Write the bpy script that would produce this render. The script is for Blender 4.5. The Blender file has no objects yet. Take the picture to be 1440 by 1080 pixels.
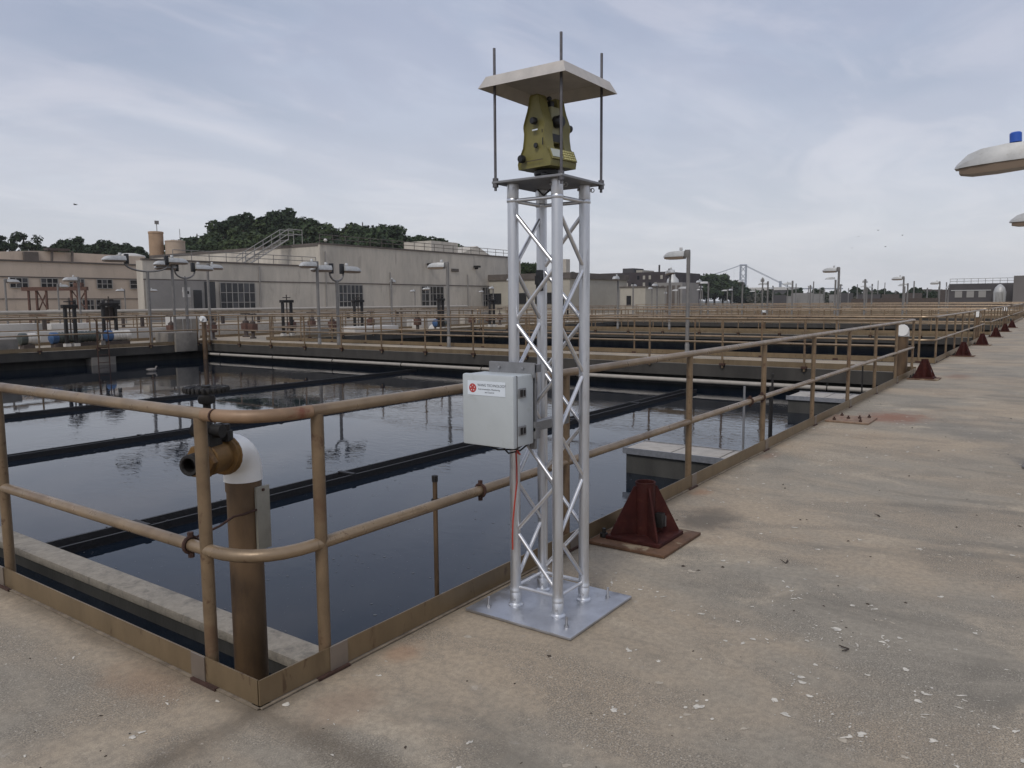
import bpy, bmesh, math, random
from mathutils import Vector, Matrix
random.seed(7)
S = bpy.context.scene
COL = S.collection
R = math.radians

# ------------------------------------------------------------------ camera
F_PX, PITCH, YAW, ROLL = 1081.6, 0.1061, 0.6197, -0.0078
cam_d = bpy.data.cameras.new('camera')
cam = bpy.data.objects.new('camera', cam_d)
COL.objects.link(cam)
S.camera = cam
cam_d.sensor_fit = 'HORIZONTAL'
cam_d.sensor_width = 36.0
cam_d.lens = F_PX / 1440 * 36.0
cam_d.clip_start = 0.05
cam_d.clip_end = 12000
fw = Vector((math.cos(YAW) * math.cos(PITCH), math.sin(YAW) * math.cos(PITCH), -math.sin(PITCH)))
rt = Vector((math.sin(YAW), -math.cos(YAW), 0))
up = rt.cross(fw)
r2 = rt * math.cos(ROLL) + up * math.sin(ROLL)
u2 = -rt * math.sin(ROLL) + up * math.cos(ROLL)
M = Matrix((r2, u2, -fw)).transposed().to_4x4()
M.translation = Vector((-1.602, -2.265, 1.4485))
cam.matrix_world = M

# ------------------------------------------------------------------ sky + sun (overcast)
SUN_AZ, SUN_EL = R(192), R(46)       # azimuth measured from +X towards +Y
w = bpy.data.worlds.new('World')
S.world = w
w.use_nodes = True
nt = w.node_tree
nt.nodes.clear()
def N(t, **k):
    n = nt.nodes.new(t)
    for a, b in k.items(): setattr(n, a, b)
    return n
def LK(a, b): nt.links.new(a, b)
out = N('ShaderNodeOutputWorld')
bg = N('ShaderNodeBackground')
bg.inputs['Strength'].default_value = 0.1
LK(bg.outputs[0], out.inputs[0])
sky = N('ShaderNodeTexSky', sky_type='NISHITA')
sky.sun_disc = False
sky.sun_elevation = SUN_EL
sky.sun_rotation = math.pi / 2 - SUN_AZ
sky.dust_density = 2.0
tc = N('ShaderNodeTexCoord')
sep = N('ShaderNodeSeparateXYZ'); LK(tc.outputs['Generated'], sep.inputs[0])
zz = N('ShaderNodeMath', operation='MAXIMUM'); LK(sep.outputs[2], zz.inputs[0]); zz.inputs[1].default_value = 0.0
zb = N('ShaderNodeMath', operation='ADD'); LK(zz.outputs[0], zb.inputs[0]); zb.inputs[1].default_value = 0.10
px = N('ShaderNodeMath', operation='DIVIDE'); LK(sep.outputs[0], px.inputs[0]); LK(zb.outputs[0], px.inputs[1])
py = N('ShaderNodeMath', operation='DIVIDE'); LK(sep.outputs[1], py.inputs[0]); LK(zb.outputs[0], py.inputs[1])
cmb = N('ShaderNodeCombineXYZ'); LK(px.outputs[0], cmb.inputs[0]); LK(py.outputs[0], cmb.inputs[1])
def cloud(rot, sx, sy, scale, detail, rough, dist, loc=(0, 0, 0)):
    mp = N('ShaderNodeMapping')
    mp.inputs['Rotation'].default_value = (0, 0, rot)
    mp.inputs['Scale'].default_value = (sx, sy, 1)
    mp.inputs['Location'].default_value = loc
    LK(cmb.outputs[0], mp.inputs[0])
    n = N('ShaderNodeTexNoise')
    n.inputs['Scale'].default_value = scale
    n.inputs['Detail'].default_value = detail
    n.inputs['Roughness'].default_value = rough
    n.inputs['Distortion'].default_value = dist
    LK(mp.outputs[0], n.inputs['Vector'])
    return n.outputs['Fac']
def ramp(src, a, b, lo=0.0, hi=1.0):
    m = N('ShaderNodeMapRange', interpolation_type='SMOOTHSTEP')
    LK(src, m.inputs[0])
    for i, v in zip((1, 2, 3, 4), (a, b, lo, hi)): m.inputs[i].default_value = v
    return m.outputs[0]
c1 = cloud(R(48), 0.42, 1.0, 1.0, 6, 0.55, 0.9, (3.1, 1.7, 0))
c2 = cloud(R(30), 0.6, 0.95, 0.8, 4, 0.5, 0.5, (0.6, 5.2, 0))
c3 = cloud(R(50), 0.3, 1.0, 2.3, 5, 0.55, 0.6, (8, 2, 0))
def mixc(fac, a, b):
    m = N('ShaderNodeMix', data_type='RGBA'); m.clamp_factor = True
    if isinstance(fac, float): m.inputs[0].default_value = fac
    else: LK(fac, m.inputs[0])
    for i, v in ((6, a), (7, b)):
        if isinstance(v, tuple): m.inputs[i].default_value = (*v, 1)
        else: LK(v, m.inputs[i])
    return m.outputs[2]
CL_DARK, CL_MID, CL_LIGHT = (2.95, 3.4, 4.45), (3.9, 4.3, 5.35), (5.05, 5.2, 6.0)
base = mixc(ramp(c2, 0.36, 0.64), CL_DARK, CL_MID)
base = mixc(ramp(c1, 0.42, 0.66, 0.0, 0.8), base, CL_LIGHT)
base = mixc(ramp(c3, 0.45, 0.75, 0.0, 0.3), base, CL_LIGHT)
c4 = cloud(R(15), 0.8, 1.0, 1.7, 6, 0.6, 1.2, (4.3, 9.1, 0))
base = mixc(ramp(c4, 0.40, 0.62, 0.0, 0.5), base, (3.35, 3.65, 4.7))
c5 = cloud(R(35), 0.7, 1.0, 1.3, 6, 0.6, 1.0, (14.3, 2.1, 0))
base = mixc(ramp(c5, 0.48, 0.68, 0.0, 0.55), base, (5.2, 5.25, 6.0))
horiz = ramp(sep.outputs[2], 0.0, 0.34, 0.62, 0.0)
base = mixc(horiz, base, (6.9, 6.85, 6.85))
final = mixc(0.88, sky.outputs[0], base)
LK(final, bg.inputs['Color'])

sun_d = bpy.data.lights.new('sun', 'SUN')
sun_d.energy = 1.25
sun_d.angle = R(18)
sun_d.color = (1.0, 0.96, 0.9)
sun = bpy.data.objects.new('sun', sun_d); COL.objects.link(sun)
sdir = Vector((math.cos(SUN_AZ) * math.cos(SUN_EL), math.sin(SUN_AZ) * math.cos(SUN_EL), math.sin(SUN_EL)))
sun.rotation_euler = (-sdir).to_track_quat('-Z', 'Y').to_euler()
sun.location = (0, 0, 60)

vs = S.view_settings
vs.view_transform = 'Standard'
vs.look = 'None'
vs.exposure = 0.34
vs.gamma = 1.0
vs.use_curve_mapping = False
S.cycles.max_bounces = 6
S.cycles.diffuse_bounces = 3
S.cycles.glossy_bounces = 4
S.cycles.volume_bounces = 1
S.cycles.caustics_reflective = False
S.cycles.caustics_refractive = False

# ------------------------------------------------------------------ mesh helpers
class MB:
    def __init__(s): s.v, s.f = [], []
    def add(s, vs, fs):
        o = len(s.v)
        s.v += [tuple(p) for p in vs]
        s.f += [tuple(i + o for i in f) for f in fs]
        return s
    def box(s, x0, x1, y0, y1, z0, z1, bev=0.0, rot=0.0, piv=None):
        if bev <= 0:
            vs = [(x, y, z) for z in (z0, z1) for y in (y0, y1) for x in (x0, x1)]
            fs = [(0, 2, 3, 1), (4, 5, 7, 6), (0, 1, 5, 4), (2, 6, 7, 3), (0, 4, 6, 2), (1, 3, 7, 5)]
        else:
            b = bev
            bm = bmesh.new()
            bmesh.ops.create_cube(bm, size=1)
            for q in bm.verts:
                q.co = Vector(((x0 + x1) / 2 + q.co.x * (x1 - x0), (y0 + y1) / 2 + q.co.y * (y1 - y0), (z0 + z1) / 2 + q.co.z * (z1 - z0)))
            bmesh.ops.bevel(bm, geom=bm.edges[:], offset=b, segments=2, affect='EDGES', profile=0.6)
            bm.verts.index_update()
            vs = [q.co.copy() for q in bm.verts]
            fs = [tuple(q.index for q in f.verts) for f in bm.faces]
            bm.free()
        if rot:
            px_, py_ = piv or ((x0 + x1) / 2, (y0 + y1) / 2)
            c, n = math.cos(rot), math.sin(rot)
            vs = [(px_ + (a[0] - px_) * c - (a[1] - py_) * n, py_ + (a[0] - px_) * n + (a[1] - py_) * c, a[2]) for a in vs]
        return s.add(vs, fs)
    def path(s, pts, r, n=10, closed=False, caps=True, rs=None):
        pts = [Vector(p) for p in pts]
        m = len(pts)
        vs, fs = [], []
        t0 = ((pts[1] - pts[0]) if not closed else (pts[1] - pts[-1])).normalized()
        ref = Vector((0, 0, 1)) if abs(t0.z) < 0.9 else Vector((1, 0, 0))
        a = t0.cross(ref).normalized()
        prev = t0
        for i, p in enumerate(pts):
            if closed: t = (pts[(i + 1) % m] - pts[i - 1]).normalized()
            elif i == 0: t = (pts[1] - p).normalized()
            elif i == m - 1: t = (p - pts[i - 1]).normalized()
            else: t = ((pts[i + 1] - p).normalized() + (p - pts[i - 1]).normalized()).normalized()
            q = prev.rotation_difference(t); a = q @ a; prev = t
            a = (a - t * a.dot(t)).normalized()
            b = t.cross(a)
            rr = rs[i] if rs else r
            for k in range(n):
                th = 2 * math.pi * k / n
                vs.append(p + a * (rr * math.cos(th)) + b * (rr * math.sin(th)))
        for i in range(m if closed else m - 1):
            j = (i + 1) % m
            for k in range(n):
                l = (k + 1) % n
                fs.append((i * n + k, i * n + l, j * n + l, j * n + k))
        if caps and not closed:
            fs.append(tuple(range(n - 1, -1, -1)))
            fs.append(tuple((m - 1) * n + k for k in range(n)))
        return s.add(vs, fs)
    def tube(s, p0, p1, r, n=10, r1=None):
        return s.path([p0, p1], r, n, rs=[r, r1 if r1 is not None else r])
    def ring(s, c, R0, r, axis='z', n=24, k=6):
        pts = []
        for i in range(n):
            t = 2 * math.pi * i / n
            a, b = R0 * math.cos(t), R0 * math.sin(t)
            d = {'z': (a, b, 0), 'x': (0, a, b), 'y': (a, 0, b)}[axis]
            pts.append(Vector(c) + Vector(d))
        return s.path(pts, r, k, closed=True)
    def lathe(s, prof, c=(0, 0, 0), n=24, axis='z'):
        vs, fs = [], []
        for (r, h) in prof:
            for k in range(n):
                t = 2 * math.pi * k / n
                a, b = r * math.cos(t), r * math.sin(t)
                d = {'z': (a, b, h), 'x': (h, a, b), 'y': (b, h, a)}[axis]
                vs.append((c[0] + d[0], c[1] + d[1], c[2] + d[2]))
        m = len(prof)
        for i in range(m - 1):
            for k in range(n):
                l = (k + 1) % n
                fs.append((i * n + k, i * n + l, (i + 1) * n + l, (i + 1) * n + k))
        fs.append(tuple(range(n - 1, -1, -1)))
        fs.append(tuple((m - 1) * n + k for k in range(n)))
        return s.add(vs, fs)
    def prism(s, poly, lo, hi, axis='x'):
        """poly: 2-D outline; axis x -> poly in (y,z); y -> (x,z); z -> (x,y)"""
        def P(a, b, h): return {'x': (h, a, b), 'y': (a, h, b), 'z': (a, b, h)}[axis]
        n = len(poly)
        vs = [P(a, b, lo) for a, b in poly] + [P(a, b, hi) for a, b in poly]
        fs = [tuple(range(n - 1, -1, -1)), tuple(range(n, 2 * n))] + [(i, (i + 1) % n, n + (i + 1) % n, n + i) for i in range(n)]
        return s.add(vs, fs)
    def loft(s, loops, close=True):
        n = len(loops[0]); vs = [p for l in loops for p in l]; fs = []
        for i in range(len(loops) - 1):
            for k in range(n):
                l = (k + 1) % n
                fs.append((i * n + k, i * n + l, (i + 1) * n + l, (i + 1) * n + k))
        if close:
            fs.append(tuple(range(n - 1, -1, -1))); fs.append(tuple((len(loops) - 1) * n + k for k in range(n)))
        return s.add(vs, fs)
    def mesh(s, name, m, org=(0, 0, 0), angle=38):
        me = bpy.data.meshes.new(name)
        me.from_pydata([(a[0] - org[0], a[1] - org[1], a[2] - org[2]) for a in s.v], [], s.f)
        bm = bmesh.new(); bm.from_mesh(me); bmesh.ops.recalc_face_normals(bm, faces=bm.faces[:]); bm.to_mesh(me); bm.free()
        if angle:
            me.polygons.foreach_set('use_smooth', [True] * len(me.polygons))
            me.set_sharp_from_angle(angle=R(angle))
        me.materials.append(m)
        return me
    def build(s, name, m, parent=None, world=False, angle=38):
        """vertices are local to the parent; world=True: they are world coordinates and the parent's origin is taken off"""
        org = (0, 0, 0)
        if world and parent is not None:
            org = parent.location if parent.parent is None else parent.parent.location
        o = bpy.data.objects.new(name, s.mesh(name, m, org, angle))
        COL.objects.link(o)
        if parent is not None: o.parent = parent
        return o

def tag(o, label=None, cat=None, group=None, kind=None):
    for k, v in (('label', label), ('category', cat), ('group', group), ('kind', kind)):
        if v: o[k] = v
    return o
def thing(name, loc, label, cat, group=None, rz=0.0):
    o = bpy.data.objects.new(name, None); COL.objects.link(o)
    o.location = loc; o.rotation_euler = (0, 0, rz); o.empty_display_size = 0.1
    return tag(o, label, cat, group)
def dup(root, loc, rz=None, label=None, group=None, scale=None):
    def cp(o, par):
        c = o.copy(); COL.objects.link(c)
        if par is not None: c.parent = par
        for ch in o.children: cp(ch, c)
        return c
    r = cp(root, None)
    r.location = loc
    if rz is not None: r.rotation_euler = (0, 0, rz)
    if scale: r.scale = (scale,) * 3
    return tag(r, label, None, group)
def inst(src, parent, loc=(0, 0, 0), rz=0.0, name=None):
    """another piece sharing src's mesh"""
    o = bpy.data.objects.new(name or src.name.split('.')[0], src.data); COL.objects.link(o)
    o.parent = parent; o.location = loc; o.rotation_euler = (0, 0, rz)
    return o

# ------------------------------------------------------------------ materials
def mat(name, col, rough=0.6, metal=0.0, var=0.0, vscale=6.0, col2=None, c2scale=3.0, c2lo=0.5, c2hi=0.7, bump=0.0, bscale=60.0,
        stretch=None, spec=None, rvar=0.0, chips=None):
    m = bpy.data.materials.new(name); m.use_nodes = True
    t = m.node_tree; b = t.nodes['Principled BSDF']
    b.inputs['Roughness'].default_value = rough
    b.inputs['Metallic'].default_value = metal
    if spec is not None: b.inputs['Specular IOR Level'].default_value = spec
    b.inputs['Base Color'].default_value = (*col, 1)
    L = t.links.new
    g = t.nodes.new('ShaderNodeNewGeometry')
    vec = g.outputs['Position']
    if stretch:
        mp = t.nodes.new('ShaderNodeMapping'); mp.inputs['Scale'].default_value = stretch
        L(vec, mp.inputs[0]); vec = mp.outputs[0]
    def noise(sc, det=4, ro=0.6, dist=0.0):
        n = t.nodes.new('ShaderNodeTexNoise'); n.inputs['Scale'].default_value = sc
        n.inputs['Detail'].default_value = det; n.inputs['Roughness'].default_value = ro; n.inputs['Distortion'].default_value = dist
        L(vec, n.inputs['Vector']); return n.outputs['Fac']
    def mr(src, a, c, lo, hi):
        q = t.nodes.new('ShaderNodeMapRange'); q.interpolation_type = 'SMOOTHSTEP'
        L(src, q.inputs[0])
        for i, v in zip((1, 2, 3, 4), (a, c, lo, hi)): q.inputs[i].default_value = v
        return q.outputs[0]
    def mx(fac, a, c, bt='MIX'):
        q = t.nodes.new('ShaderNodeMix'); q.data_type = 'RGBA'; q.blend_type = bt
        if isinstance(fac, (int, float)): q.inputs[0].default_value = fac
        else: L(fac, q.inputs[0])
        for i, v in ((6, a), (7, c)):
            if isinstance(v, tuple): q.inputs[i].default_value = (*v, 1)
            else: L(v, q.inputs[i])
        return q.outputs[2]
    cur = tuple(col)
    if col2 is not None:
        cur = mx(mr(noise(c2scale, 5, 0.65, 0.3), c2lo, c2hi, 0.0, 1.0), cur, tuple(col2))
    if var:
        v = mr(noise(vscale, 6, 0.65), 0.25, 0.75, 1 - var, 1 + var)
        cc = t.nodes.new('ShaderNodeCombineColor'); [L(v, cc.inputs[i]) for i in range(3)]
        cur = mx(1.0, cur, cc.outputs[0], 'MULTIPLY')
    if chips:                                  # (colour, noise scale, lo, hi, amount)
        cc_, cs_, lo_, hi_, am_ = chips
        cur = mx(mr(noise(cs_, 6, 0.7, 0.3), lo_, hi_, 0.0, am_), cur, tuple(cc_))
    if not isinstance(cur, tuple): L(cur, b.inputs['Base Color'])
    if rvar:
        L(mr(noise(vscale * 1.7, 4, 0.6), 0.3, 0.7, max(0.02, rough - rvar), min(1, rough + rvar)), b.inputs['Roughness'])
    if bump:
        bp = t.nodes.new('ShaderNodeBump'); bp.inputs['Strength'].default_value = bump; bp.inputs['Distance'].default_value = 0.01
        L(noise(bscale, 5, 0.65), bp.inputs['Height']); L(bp.outputs[0], b.inputs['Normal'])
    m['mx'] = 0
    return m

M_RAIL = mat('bronze_paint', (0.245, 0.178, 0.112), 0.36, 0.35, var=0.22, vscale=5, col2=(0.19, 0.128, 0.08), c2scale=2.2, c2lo=0.48, c2hi=0.72, bump=0.08, bscale=90, rvar=0.1, chips=((0.10, 0.05, 0.028), 24, 0.60, 0.68, 0.75))
M_RAILP = mat('bronze_post', (0.19, 0.132, 0.078), 0.42, 0.3, var=0.22, vscale=6, col2=(0.14, 0.085, 0.05), c2scale=4, bump=0.08, bscale=90, chips=((0.09, 0.045, 0.026), 22, 0.58, 0.67, 0.8))
M_TOE = mat('toe_board_paint', (0.19, 0.138, 0.08), 0.42, 0.35, var=0.16, vscale=4, stretch=(1, 1, 0.35), col2=(0.14, 0.10, 0.058), c2scale=6, c2lo=0.52, c2hi=0.8, chips=((0.075, 0.042, 0.026), 15, 0.60, 0.68, 0.7))
M_SPLICE = mat('splice_plate_metal', (0.21, 0.175, 0.145), 0.4, 0.4, var=0.12)
M_BEND = mat('primed_bend', (0.25, 0.16, 0.095), 0.5, 0.15, var=0.2, vscale=9, col2=(0.17, 0.055, 0.03), c2scale=6, c2lo=0.5, c2hi=0.62)
M_RUST = mat('rusty_iron', (0.055, 0.026, 0.018), 0.85, 0.1, var=0.35, vscale=30, bump=0.4, bscale=120)
M_RED = mat('red_oxide_steel', (0.040, 0.0075, 0.0055), 0.75, 0.0, var=0.3, vscale=9, col2=(0.034, 0.009, 0.0075), c2scale=7, bump=0.15, bscale=70, spec=0.25, chips=((0.075, 0.030, 0.017), 18, 0.54, 0.70, 0.6))
M_RUSTPLATE = mat('rusted_plate', (0.115, 0.06, 0.032), 0.8, 0.1, var=0.3, vscale=14, col2=(0.26, 0.2, 0.13), c2scale=5, c2lo=0.52, c2hi=0.62, bump=0.2)
M_ALU = mat('brushed_aluminium', (0.62, 0.635, 0.665), 0.36, 0.85, var=0.08, vscale=16, stretch=(1, 1, 0.15), rvar=0.08, chips=((0.30, 0.30, 0.31), 26, 0.55, 0.72, 0.6))
M_ALUB = mat('aluminium_brace', (0.68, 0.68, 0.69), 0.34, 0.85, var=0.08, vscale=20)
M_PLATE = mat('aluminium_plate', (0.5, 0.51, 0.54), 0.42, 0.9, var=0.12, vscale=7, rvar=0.12, chips=((0.28, 0.28, 0.28), 9, 0.52, 0.72, 0.55))
M_STEEL = mat('zinc_steel', (0.4, 0.4, 0.41), 0.4, 0.9, var=0.15, vscale=25)
M_GREYST = mat('grey_plate', (0.25, 0.25, 0.255), 0.5, 0.6, var=0.12, vscale=20)
M_ROD = mat('threaded_rod_steel', (0.12, 0.115, 0.12), 0.5, 0.8, var=0.2, vscale=60)
M_HOOD = mat('hood_sheet_metal', (0.45, 0.42, 0.385), 0.6, 0.1, var=0.12, vscale=12, col2=(0.44, 0.40, 0.36), c2scale=6, chips=((0.36, 0.32, 0.28), 22, 0.6, 0.75, 0.4))
M_OLIVE = mat('olive_instrument_paint', (0.18, 0.16, 0.05), 0.5, 0.0, var=0.08, vscale=30, chips=((0.10, 0.09, 0.04), 30, 0.6, 0.72, 0.5))
M_OLIVE2 = mat('pale_instrument_panel', (0.27, 0.26, 0.15), 0.5)
M_KEY = mat('keypad_yellow', (0.5, 0.46, 0.2), 0.6)
M_SCREEN = mat('display_grey', (0.42, 0.45, 0.4), 0.3)
M_BLACK = mat('black_plastic', (0.012, 0.012, 0.013), 0.45)
M_BOX = mat('grey_enclosure_plastic', (0.44, 0.47, 0.48), 0.45, var=0.04, vscale=8, chips=((0.33, 0.34, 0.33), 14, 0.58, 0.75, 0.4))
M_STICK = mat('label_white', (0.66, 0.71, 0.76), 0.4)
M_STRED = mat('label_red', (0.42, 0.05, 0.045), 0.5)
M_INK = mat('label_ink', (0.03, 0.035, 0.05), 0.5)
M_REDW = mat('red_cable', (0.38, 0.045, 0.03), 0.5)
M_WPIPE = mat('white_pvc', (0.78, 0.77, 0.74), 0.35, var=0.03, vscale=10, chips=((0.45, 0.42, 0.36), 13, 0.62, 0.76, 0.35))
M_PIPE = mat('brown_pipe', (0.125, 0.078, 0.042), 0.5, 0.2, var=0.3, vscale=7, stretch=(1, 1, 0.4), col2=(0.07, 0.045, 0.03), c2scale=5, bump=0.1)
M_BRASS = mat('brass_valve', (0.19, 0.105, 0.034), 0.55, 0.45, var=0.25, vscale=16, col2=(0.1, 0.055, 0.025), c2scale=12)
M_IRON = mat('dark_iron', (0.022, 0.02, 0.019), 0.6, 0.4, var=0.3, vscale=30, bump=0.3, bscale=150)
M_GPLATE = mat('grey_strip', (0.27, 0.255, 0.21), 0.55, 0.1, var=0.1, vscale=15)
M_TROUGH = mat('slimy_trough', (0.012, 0.011, 0.012), 0.55, 0.0, var=0.5, vscale=25, bump=0.6, bscale=40)
M_LPIPE = mat('pale_pipe', (0.33, 0.30, 0.26), 0.55, var=0.12, vscale=6)
M_LAMP = mat('lamp_housing_grey', (0.44, 0.44, 0.43), 0.45, 0.1, var=0.12, vscale=10, col2=(0.36, 0.35, 0.33), c2scale=9, c2lo=0.55, c2hi=0.75, chips=((0.22, 0.20, 0.17), 16, 0.6, 0.7, 0.6))
M_LENS = mat('lamp_lens_dusty', (0.2, 0.15, 0.11), 0.35)
M_POLE = mat('lamp_pole_grey', (0.19, 0.18, 0.17), 0.5, 0.3, var=0.15, vscale=8)
M_BLUE = mat('blue_photocell', (0.02, 0.09, 0.42), 0.4)
M_BARREL = mat('blue_barrel_paint', (0.035, 0.085, 0.19), 0.5, var=0.15)
M_GREENM = mat('dark_motor_green', (0.05, 0.06, 0.055), 0.5, var=0.2)
M_WHITE = mat('off_white_paint', (0.47, 0.45, 0.42), 0.6, var=0.1, vscale=3)
M_CONC = mat('grey_concrete', (0.21, 0.19, 0.165), 0.85, var=0.25, vscale=1.6, col2=(0.15, 0.135, 0.115), c2scale=0.9, bump=0.3, bscale=60)
M_CONCW = mat('wet_tank_concrete', (0.045, 0.043, 0.038), 0.75, var=0.4, vscale=2.5, stretch=(1, 1, 0.3), bump=0.4, bscale=50)
M_SLABF = mat('slab_edge_concrete', (0.042, 0.038, 0.033), 0.85, var=0.3, vscale=2.0, stretch=(1, 1, 0.4), bump=0.3)
M_LEDGE = mat('pale_ledge_concrete', (0.30, 0.265, 0.215), 0.9, var=0.18, vscale=18, col2=(0.2, 0.18, 0.15), c2scale=9, bump=0.5, bscale=110, chips=((0.14, 0.125, 0.105), 7, 0.52, 0.66, 0.6))
M_CURB = mat('worn_curb_angle', (0.20, 0.16, 0.115), 0.8, var=0.35, vscale=14, col2=(0.11, 0.075, 0.05), c2scale=5)
M_PLANK = mat('pale_cover_plank', (0.36, 0.33, 0.29), 0.8, var=0.15, vscale=9)
M_WALLG = mat('grey_building_concrete', (0.47, 0.43, 0.37), 0.9, var=0.12, vscale=0.7, stretch=(1, 1, 0.25), col2=(0.38, 0.35, 0.305), c2scale=0.35, c2lo=0.42, c2hi=0.62, chips=((0.22, 0.20, 0.175), 0.9, 0.52, 0.72, 0.55))
M_WALLB = mat('beige_building_wall', (0.46, 0.38, 0.305), 0.9, var=0.1, vscale=0.5, stretch=(1, 1, 0.3), chips=((0.27, 0.225, 0.185), 0.8, 0.54, 0.74, 0.5))
M_WALLD = mat('bluegrey_panel_wall', (0.22, 0.21, 0.20), 0.9, var=0.1, vscale=0.8)
M_TRIM = mat('dark_parapet_trim', (0.10, 0.085, 0.075), 0.9, var=0.2, vscale=1)
M_GLASS = mat('dark_window_glass', (0.016, 0.017, 0.02), 0.12)
M_MULL = mat('window_mullion_grey', (0.26, 0.25, 0.235), 0.6)
M_TAN = mat('tan_silo', (0.33, 0.225, 0.145), 0.85, var=0.15, vscale=0.8, col2=(0.24, 0.15, 0.09), c2scale=0.5)
M_TAN2 = mat('pale_tan_silo', (0.37, 0.29, 0.22), 0.85, var=0.1, vscale=0.8)
M_BRICKF = mat('dark_brick_far', (0.05, 0.04, 0.042), 0.9, var=0.2, vscale=0.3)
M_CREAM = mat('cream_wall', (0.35, 0.325, 0.275), 0.9, var=0.08, vscale=0.6)
M_DARKB = mat('charcoal_cladding', (0.06, 0.055, 0.057), 0.8, var=0.15, vscale=0.6)
M_BRIDGE = mat('bridge_steel_blue_grey', (0.17, 0.19, 0.225), 0.8)
M_REDFR = mat('rust_red_frame', (0.09, 0.045, 0.032), 0.8, var=0.25, vscale=6)
M_BROWNM = mat('brown_machine_steel', (0.06, 0.045, 0.038), 0.75, var=0.3, vscale=5)
M_FEATHER = mat('grey_feathers', (0.2, 0.18, 0.16), 0.8, var=0.3, vscale=40)
M_TRUNK = mat('tree_bark', (0.05, 0.038, 0.028), 0.9)

def leaf_mat(name, a, b):
    m = bpy.data.materials.new(name); m.use_nodes = True
    t = m.node_tree; bs = t.nodes['Principled BSDF']; bs.inputs['Roughness'].default_value = 0.75
    bs.inputs['Specular IOR Level'].default_value = 0.2
    g = t.nodes.new('ShaderNodeNewGeometry')
    mix = t.nodes.new('ShaderNodeMix'); mix.data_type = 'RGBA'
    t.links.new(g.outputs['Random Per Island'], mix.inputs[0])
    mix.inputs[6].default_value = (*a, 1); mix.inputs[7].default_value = (*b, 1)
    t.links.new(mix.outputs[2], bs.inputs['Base Color'])
    return m
M_LEAF = [leaf_mat('dark_leaves', (0.020, 0.034, 0.016), (0.045, 0.068, 0.026)),
          leaf_mat('mid_leaves', (0.026, 0.042, 0.018), (0.060, 0.082, 0.032)),
          leaf_mat('blackish_leaves', (0.015, 0.026, 0.015), (0.034, 0.052, 0.024))]

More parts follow.
